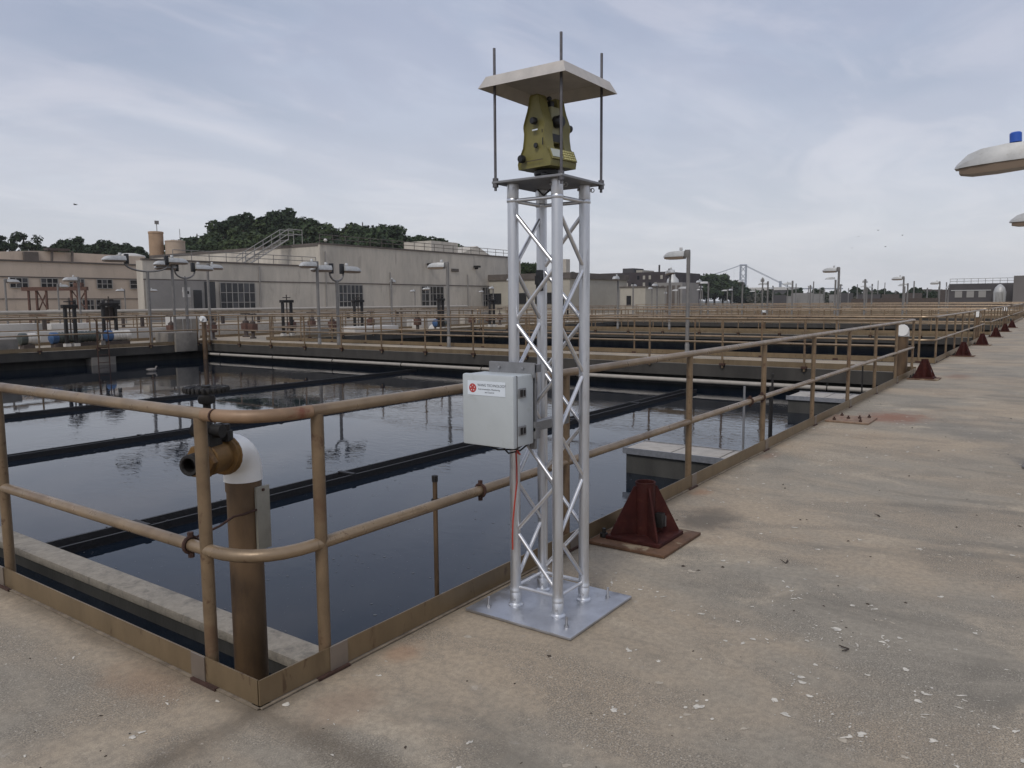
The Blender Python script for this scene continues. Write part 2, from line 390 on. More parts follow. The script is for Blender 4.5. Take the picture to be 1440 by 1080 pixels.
def deck_material():
    m = bpy.data.materials.new('weathered_deck_concrete'); m.use_nodes = True
    t = m.node_tree; b = t.nodes['Principled BSDF']; L = t.links.new
    g = t.nodes.new('ShaderNodeNewGeometry')
    def noise(sc, det=4, ro=0.6, dist=0.0, stretch=None, rot=0.0):
        src = g.outputs['Position']
        if stretch:
            mp = t.nodes.new('ShaderNodeMapping'); mp.inputs['Scale'].default_value = stretch
            mp.inputs['Rotation'].default_value = (0, 0, rot)
            L(src, mp.inputs[0]); src = mp.outputs[0]
        n = t.nodes.new('ShaderNodeTexNoise'); n.inputs['Scale'].default_value = sc
        n.inputs['Detail'].default_value = det; n.inputs['Roughness'].default_value = ro; n.inputs['Distortion'].default_value = dist
        L(src, n.inputs['Vector']); return n.outputs['Fac']
    def mr(src, a, c, lo=0.0, hi=1.0):
        q = t.nodes.new('ShaderNodeMapRange'); q.interpolation_type = 'SMOOTHSTEP'
        L(src, q.inputs[0])
        for i, v in zip((1, 2, 3, 4), (a, c, lo, hi)): q.inputs[i].default_value = v
        return q.outputs[0]
    def mx(fac, a, c, bt='MIX'):
        q = t.nodes.new('ShaderNodeMix'); q.data_type = 'RGBA'; q.blend_type = bt
        if isinstance(fac, (int, float)): q.inputs[0].default_value = fac
        else: L(fac, q.inputs[0])
        for i, v in ((6, a), (7, c)):
            if isinstance(v, tuple): q.inputs[i].default_value = (*v, 1)
            else: L(v, q.inputs[i])
        return q.outputs[2]
    def math_(op, a, c):
        q = t.nodes.new('ShaderNodeMath'); q.operation = op
        for i, v in ((0, a), (1, c)):
            if isinstance(v, (int, float)): q.inputs[i].default_value = v
            else: L(v, q.inputs[i])
        return q.outputs[0]
    warm, grey, darkg, pale = (0.36, 0.288, 0.208), (0.27, 0.24, 0.194), (0.135, 0.122, 0.10), (0.45, 0.375, 0.28)
    big = noise(0.7, 5, 0.6, 0.4, (1.0, 0.55, 1), R(20))
    c = mx(mr(big, 0.38, 0.62), warm, grey)
    c = mx(mr(noise(1.5, 6, 0.68, 0.7, (1.0, 0.5, 1), R(-25)), 0.52, 0.70, 0.0, 0.70), c, darkg)
    c = mx(mr(noise(1.1, 5, 0.65, 0.5), 0.54, 0.70, 0.0, 0.75), c, pale)
    c = mx(mr(noise(0.9, 4, 0.6, 0.6), 0.60, 0.75, 0.0, 0.5), c, (0.32, 0.228, 0.145))
    # worn fine-grain patches with aggregate showing
    agg = noise(150, 2, 0.75)
    patch = mr(noise(1.7, 5, 0.68, 0.6, (1, 0.6, 1), R(35)), 0.44, 0.60)
    c = mx(math_('MULTIPLY', patch, mr(agg, 0.44, 0.58, 0.0, 0.75)), c, (0.10, 0.09, 0.075))
    c = mx(math_('MULTIPLY', patch, mr(noise(95, 2, 0.7), 0.58, 0.68, 0.0, 0.7)), c, (0.50, 0.46, 0.40))
    c = mx(mr(noise(34, 6, 0.78), 0.40, 0.62, 0.0, 0.42), c, (0.15, 0.13, 0.105))
    c = mx(mr(noise(260, 2, 0.7), 0.42, 0.6, 0.0, 0.30), c, (0.12, 0.105, 0.085))
    c = mx(mr(noise(7, 6, 0.7, 0.4), 0.62, 0.74, 0.0, 0.4), c, (0.42, 0.39, 0.35))
    # rust run-off beside the plates and rail feet, shadow painted beside the first pedestal
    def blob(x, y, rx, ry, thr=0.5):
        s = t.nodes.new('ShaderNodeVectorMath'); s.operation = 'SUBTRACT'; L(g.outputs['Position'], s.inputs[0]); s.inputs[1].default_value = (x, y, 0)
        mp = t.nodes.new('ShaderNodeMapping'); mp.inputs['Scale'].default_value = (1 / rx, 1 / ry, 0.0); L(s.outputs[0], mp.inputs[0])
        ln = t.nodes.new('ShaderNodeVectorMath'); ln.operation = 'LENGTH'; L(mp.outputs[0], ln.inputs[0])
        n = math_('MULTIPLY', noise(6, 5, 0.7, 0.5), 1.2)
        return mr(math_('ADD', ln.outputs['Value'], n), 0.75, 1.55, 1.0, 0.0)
    for (x, y, rx, ry, col, k) in ((8.75, -0.65, 0.75, 0.55, (0.20, 0.085, 0.05), 0.75), (0.62, -0.10, 0.16, 0.12, (0.27, 0.14, 0.075), 0.4),
                                   (-0.12, 0.55, 0.2, 0.35, (0.22, 0.135, 0.08), 0.4), (0.2, -0.22, 0.25, 0.2, (0.22, 0.14, 0.09), 0.35),
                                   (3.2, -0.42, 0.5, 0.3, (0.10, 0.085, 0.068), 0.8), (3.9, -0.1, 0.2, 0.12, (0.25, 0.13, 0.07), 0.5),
                                   (14.9, -0.75, 0.9, 0.35, (0.17, 0.10, 0.07), 0.6), (5.55, -0.1, 0.3, 0.12, (0.2, 0.12, 0.08), 0.5)):
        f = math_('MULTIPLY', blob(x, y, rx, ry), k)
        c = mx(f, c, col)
    sp_ = t.nodes.new('ShaderNodeSeparateXYZ'); L(g.outputs['Position'], sp_.inputs[0])
    wob = math_('MULTIPLY', noise(5, 5, 0.7, 0.4), 0.16)
    for ch, k in ((1, 0.55), (0, 0.55)):  # contact shade and grime painted along the toe-board lines
        dl = math_('ADD', math_('ABSOLUTE', sp_.outputs[ch], 0.0), wob)
        c = mx(mr(dl, 0.07, 0.19, k, 0.0), c, (0.085, 0.068, 0.05))
    # contact shade painted in with damp grime round the tower base plate
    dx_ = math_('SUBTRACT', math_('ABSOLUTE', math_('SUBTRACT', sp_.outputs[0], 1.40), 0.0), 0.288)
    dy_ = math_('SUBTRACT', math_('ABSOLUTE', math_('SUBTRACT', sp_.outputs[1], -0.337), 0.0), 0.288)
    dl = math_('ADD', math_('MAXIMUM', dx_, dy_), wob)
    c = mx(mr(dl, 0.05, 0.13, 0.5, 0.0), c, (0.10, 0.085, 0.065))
    c = mx(1.0, c, (1.23, 1.22, 1.19), 'MULTIPLY')
    L(c, b.inputs['Base Color'])
    b.inputs['Roughness'].default_value = 0.86
    b.inputs['Specular IOR Level'].default_value = 0.35
    h = math_('ADD', math_('MULTIPLY', noise(140, 3, 0.7), 0.5), noise(18, 6, 0.65))
    bp = t.nodes.new('ShaderNodeBump'); bp.inputs['Strength'].default_value = 0.45; bp.inputs['Distance'].default_value = 0.007
    L(h, bp.inputs['Height']); L(bp.outputs[0], b.inputs['Normal'])
    return m
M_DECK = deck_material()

def water_material():
    m = bpy.data.materials.new('dark_tank_water'); m.use_nodes = True
    t = m.node_tree; b = t.nodes['Principled BSDF']; L = t.links.new
    b.inputs['Base Color'].default_value = (0.006, 0.010, 0.016, 1)
    b.inputs['Roughness'].default_value = 0.02
    b.inputs['IOR'].default_value = 1.35
    g = t.nodes.new('ShaderNodeNewGeometry')
    def noise(sc, det, stretch, dist=0.0, ro=0.5):
        mp = t.nodes.new('ShaderNodeMapping'); mp.inputs['Scale'].default_value = stretch; L(g.outputs['Position'], mp.inputs[0])
        n = t.nodes.new('ShaderNodeTexNoise'); n.inputs['Scale'].default_value = sc; n.inputs['Detail'].default_value = det
        n.inputs['Roughness'].default_value = ro; n.inputs['Distortion'].default_value = dist
        L(mp.outputs[0], n.inputs['Vector']); return n.outputs['Fac']
    patch = t.nodes.new('ShaderNodeMapRange'); patch.interpolation_type = 'SMOOTHSTEP'
    L(noise(0.35, 3, (1, 1, 1)), patch.inputs[0])
    for i, v in zip((1, 2, 3, 4), (0.42, 0.62, 0.12, 1.0)): patch.inputs[i].default_value = v
    mu = t.nodes.new('ShaderNodeMath'); mu.operation = 'MULTIPLY'
    L(noise(9, 3, (1.0, 0.5, 1), 0.6), mu.inputs[0]); L(patch.outputs[0], mu.inputs[1])
    bp = t.nodes.new('ShaderNodeBump'); bp.inputs['Strength'].default_value = 0.055; bp.inputs['Distance'].default_value = 0.05
    L(mu.outputs[0], bp.inputs['Height']); L(bp.outputs[0], b.inputs['Normal'])
    # scum film: paler, rougher streaks
    sc = t.nodes.new('ShaderNodeMapRange'); sc.interpolation_type = 'SMOOTHSTEP'
    L(noise(1.3, 7, (1, 1.6, 1), 1.2, 0.65), sc.inputs[0])
    for i, v in zip((1, 2, 3, 4), (0.55, 0.8, 0.0, 0.5)): sc.inputs[i].default_value = v
    q = t.nodes.new('ShaderNodeMix'); q.data_type = 'RGBA'; L(sc.outputs[0], q.inputs[0])
    q.inputs[6].default_value = (0.005, 0.009, 0.016, 1); q.inputs[7].default_value = (0.03, 0.034, 0.04, 1)
    L(q.outputs[2], b.inputs['Base Color'])
    return m
M_WATER = water_material()

# ------------------------------------------------------------------ setting: ground, deck, tanks, water
TANKS = [(0.0, 15.2), (17.9, 31.6), (34.3, 48.0), (50.7, 64.4), (67.1, 80.8)]
TY0, TY1 = 0.0, 23.8
ZW = -0.54
def quad_grid_deck():
    xs = sorted({-45.0, 125.0, *[x for t in TANKS for x in t]})
    ys = [-45.0, TY0, TY1, 150.0]
    b = MB()
    for i in range(len(xs) - 1):
        for j in range(3):
            if j == 1 and any(abs(xs[i] - t[0]) < 1e-6 for t in TANKS): continue
            b.add([(xs[i], ys[j], 0), (xs[i + 1], ys[j], 0), (xs[i + 1], ys[j + 1], 0), (xs[i], ys[j + 1], 0)], [(0, 1, 2, 3)])
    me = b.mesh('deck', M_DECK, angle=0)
    bm = bmesh.new(); bm.from_mesh(me); bmesh.ops.remove_doubles(bm, verts=bm.verts[:], dist=1e-5)
    for f in bm.faces:
        if f.normal.z < 0: f.normal_flip()
    bm.to_mesh(me); bm.free()
    o = bpy.data.objects.new('deck', me); COL.objects.link(o); tag(o, kind='structure')
quad_grid_deck()
for (x0, x1) in TANKS:
    y0, y1 = TY0, TY1
    rim = [(x0, y0), (x1, y0), (x1, y1), (x0, y1)]
    inn = [(x0 - .45, y0 - .45), (x1 + .45, y0 - .45), (x1 + .45, y1 + .45), (x0 - .45, y1 + .45)]
    b = MB()
    for k in range(4):
        a, c = rim[k], rim[(k + 1) % 4]; p, q = inn[k], inn[(k + 1) % 4]
        b.add([(*a, 0), (*c, 0), (*c, -.27), (*a, -.27), (*q, -.27), (*p, -.27)], [(0, 1, 2, 3), (3, 2, 4, 5)])
    tag(b.build('slab_edge', M_SLABF, angle=0), kind='structure')
    b = MB()
    for k in range(4):
        p, q = inn[k], inn[(k + 1) % 4]
        b.add([(*p, -.271), (*q, -.271), (*q, -3.2), (*p, -3.2)], [(0, 1, 2, 3)])
    b.add([(*p, -3.2) for p in inn], [(0, 1, 2, 3)])
    tag(b.build('tank_wall', M_CONCW, angle=0), kind='structure')
    b = MB().add([(*p, ZW) for p in inn], [(0, 1, 2, 3)])
    o = b.build('water', M_WATER, angle=0); tag(o, kind='structure')
# the far ground lies just under the deck sheet outside the works; it is cut round the tanks by a hole
def ground_ring():
    a, c = 2850, (-44.9, 124.9, -44.9, 149.9)
    v = [(-a, -a, -.3), (a, -a, -.3), (a, a, -.3), (-a, a, -.3), (c[0], c[2], -.3), (c[1], c[2], -.3), (c[1], c[3], -.3), (c[0], c[3], -.3)]
    f = [(0, 1, 5, 4), (1, 2, 6, 5), (2, 3, 7, 6), (3, 0, 4, 7)]
    M_G = mat('far_ground', (0.09, 0.092, 0.08), 0.95, var=0.3, vscale=0.02)
    tag(MB().add(v, f).build('ground', M_G, angle=0), kind='structure')
ground_ring()

# ledge (low concrete wall) along the near channel, piers and the pale cross pipe
t = thing('weir_wall', (.95, 0, -.5), 'low concrete weir wall with pale top along the channel beside the near railing', 'wall')
MB().box(0.87, 1.04, -.4, 23.9, -1.6, -.462).build('wall_body', M_CONCW, t, True)
MB().box(0.86, 1.05, -.4, 23.9, -.46, -.40, bev=.014).build('coping', M_LEDGE, t, True)
for nm, (x0, x1, y1, lab) in enumerate([(6.35, 6.84, 1.78, 'dark concrete pier with pale cover just behind the nearest red pedestal'),
                                         (12.3, 13.1, 1.62, 'smaller concrete pier with striped pale cover near the far tank corner')]):
    t = thing('concrete_pier', (x0, 0, -.27), lab, 'pier', 'concrete piers in the near tank')
    MB().box(x0, x1, -.3, y1, -2.4, -.30).build('pier_body', M_CONCW, t, True)
    nb = 3 if nm == 0 else 5
    src = None
    L_ = (y1 + .02 - .12) / nb
    for k in range(nb):
        MB().box(x0 - .02, x1 + .02, .12 + k * L_ + .008, .12 + (k + 1) * L_ - .008, -.299, -.25, bev=.006).build('cover_plank', M_PLANK, t, True)
    MB().box(x0 - .035, x0 - .022, .1, y1 + .03, -.31, -.238).build('edge_angle', M_STEEL, t, True)
    MB().box(x1 + .022, x1 + .035, .1, y1 + .03, -.31, -.238).build('edge_angle', M_STEEL, t, True)
t = thing('cross_pipe', (15.0, 12, -.36), 'long pale pipe slung along the far wall just above the water', 'pipe')
MB().tube((15.02, .1, -.37), (15.02, 23.4, -.37), .05, 12).build('pipe', M_LPIPE, t, True)
src = None
for k in range(8):
    y = 1.6 + k * 3.0
    bb = MB().ring((15.02, y, -.37), .058, .012, 'y', 12, 5); bb.box(14.98, 15.06, y - .015, y + .015, -.31, -.272)
    o = bb.build('hanger', M_IRON, t, True)
# scum troughs lying across the tank
for (y, x1, hwid, lab) in ((4.25, 14.3, .125, 'nearest black scum trough crossing the tank water'), (8.72, 14.6, .075, 'middle black scum trough crossing the tank water'),
                     (12.95, 14.9, .06, 'farthest thin black scum trough crossing the tank water')):
    t = thing('scum_trough', (1.05, y, -.5), lab, 'trough', 'scum troughs across the near tank')
    bb = MB()
    x = 1.052
    bb.prism([(y - hwid + .01, -.60), (y - hwid, -.468), (y - hwid + .025, -.468), (y - hwid + .028, -.53), (y + hwid - .028, -.53), (y + hwid - .025, -.468), (y + hwid, -.468), (y + hwid - .01, -.60)], x, x1, 'x')
    bb.build('channel', M_TROUGH, t, True)
    for k in range(6):
        xx = x + .8 + k * (x1 - x - 1.2) / 5
        MB().box(xx, xx + .05, y - hwid + .002, y + hwid - .002, -.466, -.455).build('tie_bar', M_TROUGH, t, True)
    rr = random.Random(int(y * 10)); bb = MB()
    for k in range(70):
        xx = rr.uniform(x, x1); yy = y + rr.choice((-1, 1)) * (hwid - .012) + rr.uniform(-.012, .012); s_ = rr.uniform(.008, .025)
        bb.add([(xx + rr.uniform(-s_, s_), yy + rr.uniform(-s_, s_) * .6, -.467 + rr.uniform(0, .014)) for _ in range(4)], [(0, 1, 2), (0, 1, 3), (0, 2, 3), (1, 2, 3)])
    o = bb.build('slime_crust', M_TROUGH, t, True, angle=0); o['kind'] = 'stuff'

# ------------------------------------------------------------------ railings
RT, RM, RR, PR = 1.043, 0.522, 0.024, 0.0245
def fillet(p, d0, d1, r, z, n=7):
    """corner at p between incoming direction d0 and outgoing d1"""
    p = Vector((p[0], p[1], z)); a = p - Vector((*d0, 0)) * r; c = p + Vector((*d1, 0)) * r
    return [((1 - s) ** 2 * a + 2 * s * (1 - s) * p + s * s * c) for s in [i / n for i in range(n + 1)]]
def rail_loop(x0, x1, y0, y1, label, near=False, seg=10, cut=None):
    i = 0.035
    t = thing('railing', (x0, y0, 0), label, 'railing', 'railings round the tanks')
    A = [(x0 + i, y0 + i), (x1 - i, y0 + i), (x1 - i, y1 - i), (x0 + i, y1 - i)]
    D = [(1, 0), (0, 1), (-1, 0), (0, -1)]
    rf = .27
    post = None
    for k in range(4):
        p, q, d = Vector(A[k]), Vector(A[(k + 1) % 4]), Vector(D[k])
        ln = (q - p).length
        n = max(2, round((ln - .6) / 1.8))
        sp = (ln - .6) / n
        for (z, nm) in ((RT, 'top_rail'), (RM, 'mid_rail')):
            a = p + d * rf; c = q - d * rf
            MB().tube((a.x, a.y, z), (c.x, c.y, z), RR, seg).build(nm, M_RAIL, t, True)
            f = fillet(A[k], D[k - 1], D[k], rf, z)
            MB().path(f, RR + .0006, seg).build('corner_bend', M_BEND if near and k == 0 and z == RT else M_RAIL, t, True)
        for j in range(n + 1):
            c = p + d * (.3 + sp * j)
            if post is None:
                bb = MB().tube((0, 0, -.06), (0, 0, RT - .012), PR, seg)
                post = bb.build('post', M_RAILP, t); o = post
            else:
                o = inst(post, t)
            o.location = (c.x - x0, c.y - y0, 0)
        nd = Vector((-d.y, d.x))           # inward normal
        def plate(s0, s1, off0, off1, z0, z1, nm, m):
            u0, u1 = p - nd * i + d * s0, p - nd * i + d * s1
            vs = [u0 + nd * off0, u1 + nd * off0, u1 + nd * off1, u0 + nd * off1]
            bb = MB(); bb.add([(v.x, v.y, z) for z in (z0, z1) for v in vs], [(3, 2, 1, 0), (4, 5, 6, 7), (0, 1, 5, 4), (1, 2, 6, 5), (2, 3, 7, 6), (3, 0, 4, 7)])
            return bb.build(nm, m, t, True, angle=0)
        L2 = ln
        e = i - .002
        detail = near and k in (0, 3)
        if detail:
            marks = [-e] + [.3 + sp * j for j in range(n + 1)] + [L2 + e - .008]
            for j in range(len(marks) - 1):
                s0, s1 = marks[j] + .002, marks[j + 1] - .002
                tb = plate(s0, s1, 0.002, .008, .012, .107, 'toe_board', M_TOE)
                u0, u1 = p - nd * i + d * s0, p - nd * i + d * s1
            for j in range(n + 1):
                s = .3 + sp * j
                sg = 1 if k == 0 else -1
                plate(s - .004 if k == 0 else s - .085, s + .085 if k == 0 else s + .004, -.003, .0015, .010, .1085, 'splice_plate', M_SPLICE)
                plate(s - .075, s + .085, -.016, .0012, .0015, .0115, 'base_angle', M_RUST)
            plate(-e, L2 + e, -.009, .05, .0035, .008, 'curb_angle', M_CURB)
        else:
            plate(-e, L2 + e - .008, 0.002, .009, .012, .13, 'toe_board', M_TOE)
            for j in range(n + 1):
                s = .3 + sp * j
                if x0 < 30: plate(s - .06, s + .06, -.004, .075, .002, .05, 'post_foot', M_RUST)
    return t
r1 = rail_loop(0, 15.2, 0, 23.8, 'bronze brown pipe railing with toe board round the near tank, tower standing beside it', True, 16)
# rusty U-clamps on the near mid rail
for (x, y, ax) in ((.035, .44, 'y'), (1.345, .035, 'x'), (5.40, .035, 'x'), (5.75, .035, 'x')):
    bb = MB().ring((x, y, RM), .031, .0075, ax, 14, 6)
    bb.tube((x, y, RM + .03), (x, y, RM + .05), .012, 6)
    bb.tube((x, y, RM - .05), (x, y, RM - .03), .012, 6)
    bb.build('pipe_clamp', M_RUST, r1, True)
# couplings in the top rail
MB().path([(.035, .24, RT), (.035, .247, RT)], RR + .0016, 14).build('rail_joint', M_RUST, r1, True)
names2 = ['brown pipe railing round the second tank beyond the first walkway', 'brown pipe railing round the third tank, thin with distance',
          'brown pipe railing round the fourth tank, thinner still with distance', 'brown pipe railing round the farthest fifth tank']
for (x0, x1), lab in zip(TANKS[1:], names2):
    rail_loop(x0, x1, 0, 23.8, lab, False, 8)

# ------------------------------------------------------------------ the aluminium tower
TX, TY = 1.4005, -0.3373
HW = 0.1177
tower = thing('instrument_tower', (TX, TY, 0), 'tall silver aluminium truss tower on a square base plate, hood on rods at its top', 'tower')
MB().box(-.2885, .2885, -.2885, .2885, .003, .0145, bev=.0015).build('base_plate', M_PLATE, tower)
legpos = {'l': (-HW, HW), 'c': (-HW, -HW), 'r': (HW, -HW), 'b': (HW, HW)}
leg_me = MB().tube((0, 0, .085), (0, 0, 1.895), .0248, 22)
col_b = MB().lathe([(.036, 0), (.036, .006), (.031, .010), (.0275, .014), (.0275, .062), (.026, .064), (.026, .068), (.0285, .070), (.0285, .078), (.0262, .082), (.0255, .1)], n=22)
col_t = MB().lathe([(.0252, 0), (.0282, .004), (.0282, .014), (.0262, .018), (.0268, .020), (.0268, .082)], n=22)
pin = MB().tube((-.034, 0, 0), (.034, 0, 0), .006, 8); pin.ring((.038, 0, 0), .009, .0022, 'y', 10, 4)
Lm = {}
for k, (a, c) in legpos.items():
    if not Lm:
        Lm['leg'] = leg_me.build('leg', M_ALU, tower); o = Lm['leg']; o.location = (a, c, 0)
        Lm['cb'] = col_b.build('collar', M_ALU, o); Lm['cb'].location = (0, 0, .0146)
        Lm['ct'] = col_t.build('collar', M_ALU, o); Lm['ct'].location = (0, 0, 1.893)
        Lm['pin'] = pin.build('coupler_pin', M_STEEL, o); Lm['pin'].location = (0, 0, 1.955); Lm['pin'].rotation_euler = (0, 0, R(45))
        p2 = inst(Lm['pin'], o, (0, 0, .05), R(20))
    else:
        o = inst(Lm['leg'], tower, (a, c, 0))
        inst(Lm['cb'], o, (0, 0, .0146)); inst(Lm['ct'], o, (0, 0, 1.893))
        inst(Lm['pin'], o, (0, 0, 1.955), R(45) if k in 'b' else R(-40)); inst(Lm['pin'], o, (0, 0, .05), R(20))
STEP, Z0 = 0.2455, 1.853
order = ['l', 'c', 'r', 'b']
for fi in range(4):
    A, B = Vector(legpos[order[fi]]), Vector(legpos[order[(fi + 1) % 4]])
    for z in (1.902, .105):
        d = (B - A).normalized() * .022
        MB().tube((*(A + d), z), (*(B - d), z), .0085, 10).build('ring_bar', M_ALUB, tower)
    for k in range(7):
        p, q = (A, B) if k % 2 == 0 else (B, A)
        d = (q - p).normalized() * .020
        z0, z1 = Z0 - STEP * k - .018, Z0 - STEP * (k + 1) + .012
        MB().tube((*(p + d), z0), (*(q - d), z1), .0095, 10).build('brace', M_ALUB, tower)
# anchor studs in the base plate
st = MB().tube((0, 0, .012), (0, 0, .062), .0065, 8); st.lathe([(.012, .0146), (.012, .024)], n=6)
st0 = st.build('anchor_bolt', M_STEEL, tower); st0.location = (-.21, .21, 0)
for a, c in ((-.2, -.215), (.21, -.2), (.21, .2)): inst(st0, tower, (a, c, 0))
PH = .185
MB().box(-PH, PH, -PH, PH, 1.976, 1.986, bev=.001).build('top_plate', M_GREYST, tower)
rod = MB().tube((0, 0, 1.945), (0, 0, 2.56), .0062, 8)
rod.lathe([(.013, 1.960), (.013, 1.9755)], n=6); rod.lathe([(.013, 1.9865), (.013, 2.0)], n=6)
rod0 = rod.build('threaded_rod', M_ROD, tower); rod0.location = (-PH + .012, -PH + .012, 0)
for a, c in ((-1, 1), (1, -1), (1, 1)): inst(rod0, tower, (a * (PH - .012), c * (PH - .012), 0))
h = MB()
def sq(s, z): return [(-s, -s, z), (s, -s, z), (s, s, z), (-s, s, z)]
vs = sq(.226, 2.385) + sq(.2, 2.437) + sq(.2235, 2.385) + sq(.1975, 2.4345)
fs = [(4, 5, 6, 7), (15, 14, 13, 12)]
for k in range(4):
    l = (k + 1) % 4
    fs += [(k, l, 4 + l, 4 + k), (8 + l, 8 + k, 12 + k, 12 + l), (l, k, 8 + k, 8 + l)]
h.add(vs, fs).build('rain_hood', M_HOOD, tower, angle=20)
MB().path([(-.118, .137, 1.88), (-.113, .14, 1.6), (-.118, .146, 1.35), (-.114, .139, 1.1), (-.09, .12, .95)], .0035, 6).build('signal_cable', M_BLACK, tower)
MB().path([(.06, .1, 1.97), (0, .03, 1.93), (-.02, -.02, 1.95), (-.0, -.05, 1.975)], .004, 6).build('signal_cable', M_BLACK, tower)
clampb = MB().box(.075, .10, .095, .125, 1.50, 1.60, bev=.004); clampb.box(.06, .08, .09, .12, 1.53, 1.57)
clampb.build('cable_clamp', M_BLACK, tower)

# ------------------------------------------------------------------ total station on the top plate
ts = thing('total_station', (TX, TY + .01, 1.9865), 'olive green survey instrument with black knobs sitting under the hood on the tower top', 'survey instrument')
tri = MB().lathe([(.06, 0), (.062, .008), (.058, .012), (.05, .016), (.05, .03), (.062, .034), (.064, .05), (.05, .055), (.05, .062)], n=24)
for k in range(3):
    a = R(90 + 120 * k); tri.lathe([(.014, .008), (.016, .012), (.016, .034), (.01, .04)], (.06 * math.cos(a), .06 * math.sin(a), 0), 12)
tri.build('tribrach', M_BLACK, ts)
zb = .055
prof = [(-.105, .004), (-.110, .028), (-.104, .05), (-.09, .075), (-.075, .10), (-.068, .14), (-.066, .165), (-.071, .19), (-.070, .205), (-.058, .235), (-.046, .262), (-.037, .29), (-.029, .325), (-.022, .334)]
full = prof + [(-a, b_) for a, b_ in reversed(prof)]
def standard(xo, xi):
    s_ = 1 if xo > xi else -1
    lp = [[(xo - s_ * .012, y * .93, zb + z * .985 + .003) for y, z in full], [(xo, y, zb + z) for y, z in full] if False else [(xo - s_ * .002, y * .985, zb + z) for y, z in full],
          [(xi, y, zb + z) for y, z in full]]
    return MB().loft(lp)
standard(-.092, -.034).build('side_standard', M_OLIVE, ts)
standard(.092, .038).build('side_standard', M_OLIVE, ts)
bs = MB().prism([(-.108, zb + .004), (-.112, zb + .03), (-.088, zb + .085), (.088, zb + .085), (.112, zb + .03), (.108, zb + .004)], -.0335, .0375, 'x')
bs.build('alidade_base', M_OLIVE, ts)
# telescope between the standards
tl = MB().box(-.028, .032, -.055, .055, zb + .12, zb + .285, bev=.008).build('telescope_body', M_OLIVE2, ts)
MB().lathe([(.024, -.094), (.028, -.086), (.028, -.056)], (.003, 0, zb + .215), 18, 'y').build('eyepiece', M_BLACK, tl)
MB().lathe([(.027, .056), (.03, .06), (.03, .09)], (.003, 0, zb + .215), 18, 'y').build('objective', M_BLACK, tl)
MB().box(-.006, .022, -.03, .03, zb + .286, zb + .318, bev=.008).build('sight', M_BLACK, tl)
MB().box(-.027, .031, -.0585, -.0555, zb + .125, zb + .16).build('focus_band', M_BLACK, tl)
# carrying handle lugs, knobs
for (y, z, r_, nm) in ((-.012, .212, .0165, 'drive_knob'), (.068, .050, .0185, 'drive_knob')):
    MB().lathe([(r_ * .8, -.118), (r_, -.112), (r_, -.0945), (r_ * .7, -.0915)], (0, y, zb + z), 16, 'x').build(nm, M_BLACK, ts)
MB().lathe([(.0115, -.0965), (.0125, -.0925), (.0125, -.0905)], (0, -.014, zb + .103), 16, 'x').build('side_port', M_BLACK, ts)
MB().lathe([(.014, .0915), (.017, .095), (.017, .112)], (0, -.05, zb + .2), 16, 'x').build('drive_knob', M_BLACK, ts)
MB().lathe([(.008, -.052), (.01, -.048), (.01, -.036)], (-.03, 0, zb + .318), 12, 'y').build('handle_screw', M_BLACK, ts)
MB().box(-.0965, -.0935, -.028, .006, zb + .170, zb + .176).build('name_strip', M_STICK, ts)
MB().box(-.0955, -.0925, -.062, -.058, zb + .100, zb + .132).build('latch_slot', M_BLACK, ts)
MB().box(-.0955, -.0925, -.058, -.055, zb + .155, zb + .17).build('latch_slot', M_BLACK, ts)
# battery door seam: shallow proud panel
MB().box(-.0943, -.0925, -.058, .05, zb + .035, zb + .038).build('door_seam', M_BROWNM, ts)
# sloping keypad front
kp = MB()
nrm = Vector((0, -.055, .024)).normalized(); sl = Vector((0, .024, .055)).normalized()
o0 = Vector((0, -.1122, zb + .03)) + nrm * .0005
def slab(x0, x1, s0, s1, th, nm, m, par):
    v = []
    for hgt in (0, th):
        for (x, s_) in ((x0, s0), (x1, s0), (x1, s1), (x0, s1)):
            v.append(o0 + Vector((x, 0, 0)) + sl * s_ + nrm * hgt)
    return MB().add(v, [(3, 2, 1, 0), (4, 5, 6, 7), (0, 1, 5, 4), (1, 2, 6, 5), (2, 3, 7, 6), (3, 0, 4, 7)]).build(nm, m, par, angle=0)
ts.scale = (.96, .93, .955); ts.rotation_euler = (0, 0, R(-9))
kpo = slab(-.086, .086, .002, .058, .006, 'keypad_panel', M_OLIVE, ts)
slab(-.082, -.012, .012, .052, .008, 'display', M_SCREEN, kpo)
for i in range(5):
    for j in range(4):
        slab(-.003 + i * .017, .0095 + i * .017, .006 + j * .0125, .0145 + j * .0125, .009, 'key', M_KEY, kpo)

# ------------------------------------------------------------------ control box on the tower leg
bx = thing('control_box', (1.08, -.238, .82), 'light grey plastic control box with white sticker, hung on the tower side', 'control box')
MB().box(.0, .132, -.137, .137, 0, .312, bev=.009).build('enclosure', M_BOX, bx)
MB().box(-.028, .003, -.14, .14, -.003, .315, bev=.010).build('lid', M_BOX, bx)
MB().box(.002, .006, -.1375, .1375, -.0005, .3125).build('lid_seal', M_BROWNM, bx)
for z in (.05, .215):
    lt = MB().box(.012, .065, -.1435, -.1372, z, z + .042, bev=.002).build('latch', M_GREYST, bx)
    MB().box(.02, .034, -.1475, -.1436, z + .006, z + .036).build('latch_lever', M_IRON, lt)
    MB().box(.045, .055, -.1465, -.1436, z + .008, z + .034).build('latch_lever', M_IRON, lt)
sk = MB().box(-.0295, -.0281, -.098, .108, .222, .285).build('sticker', M_STICK, bx)
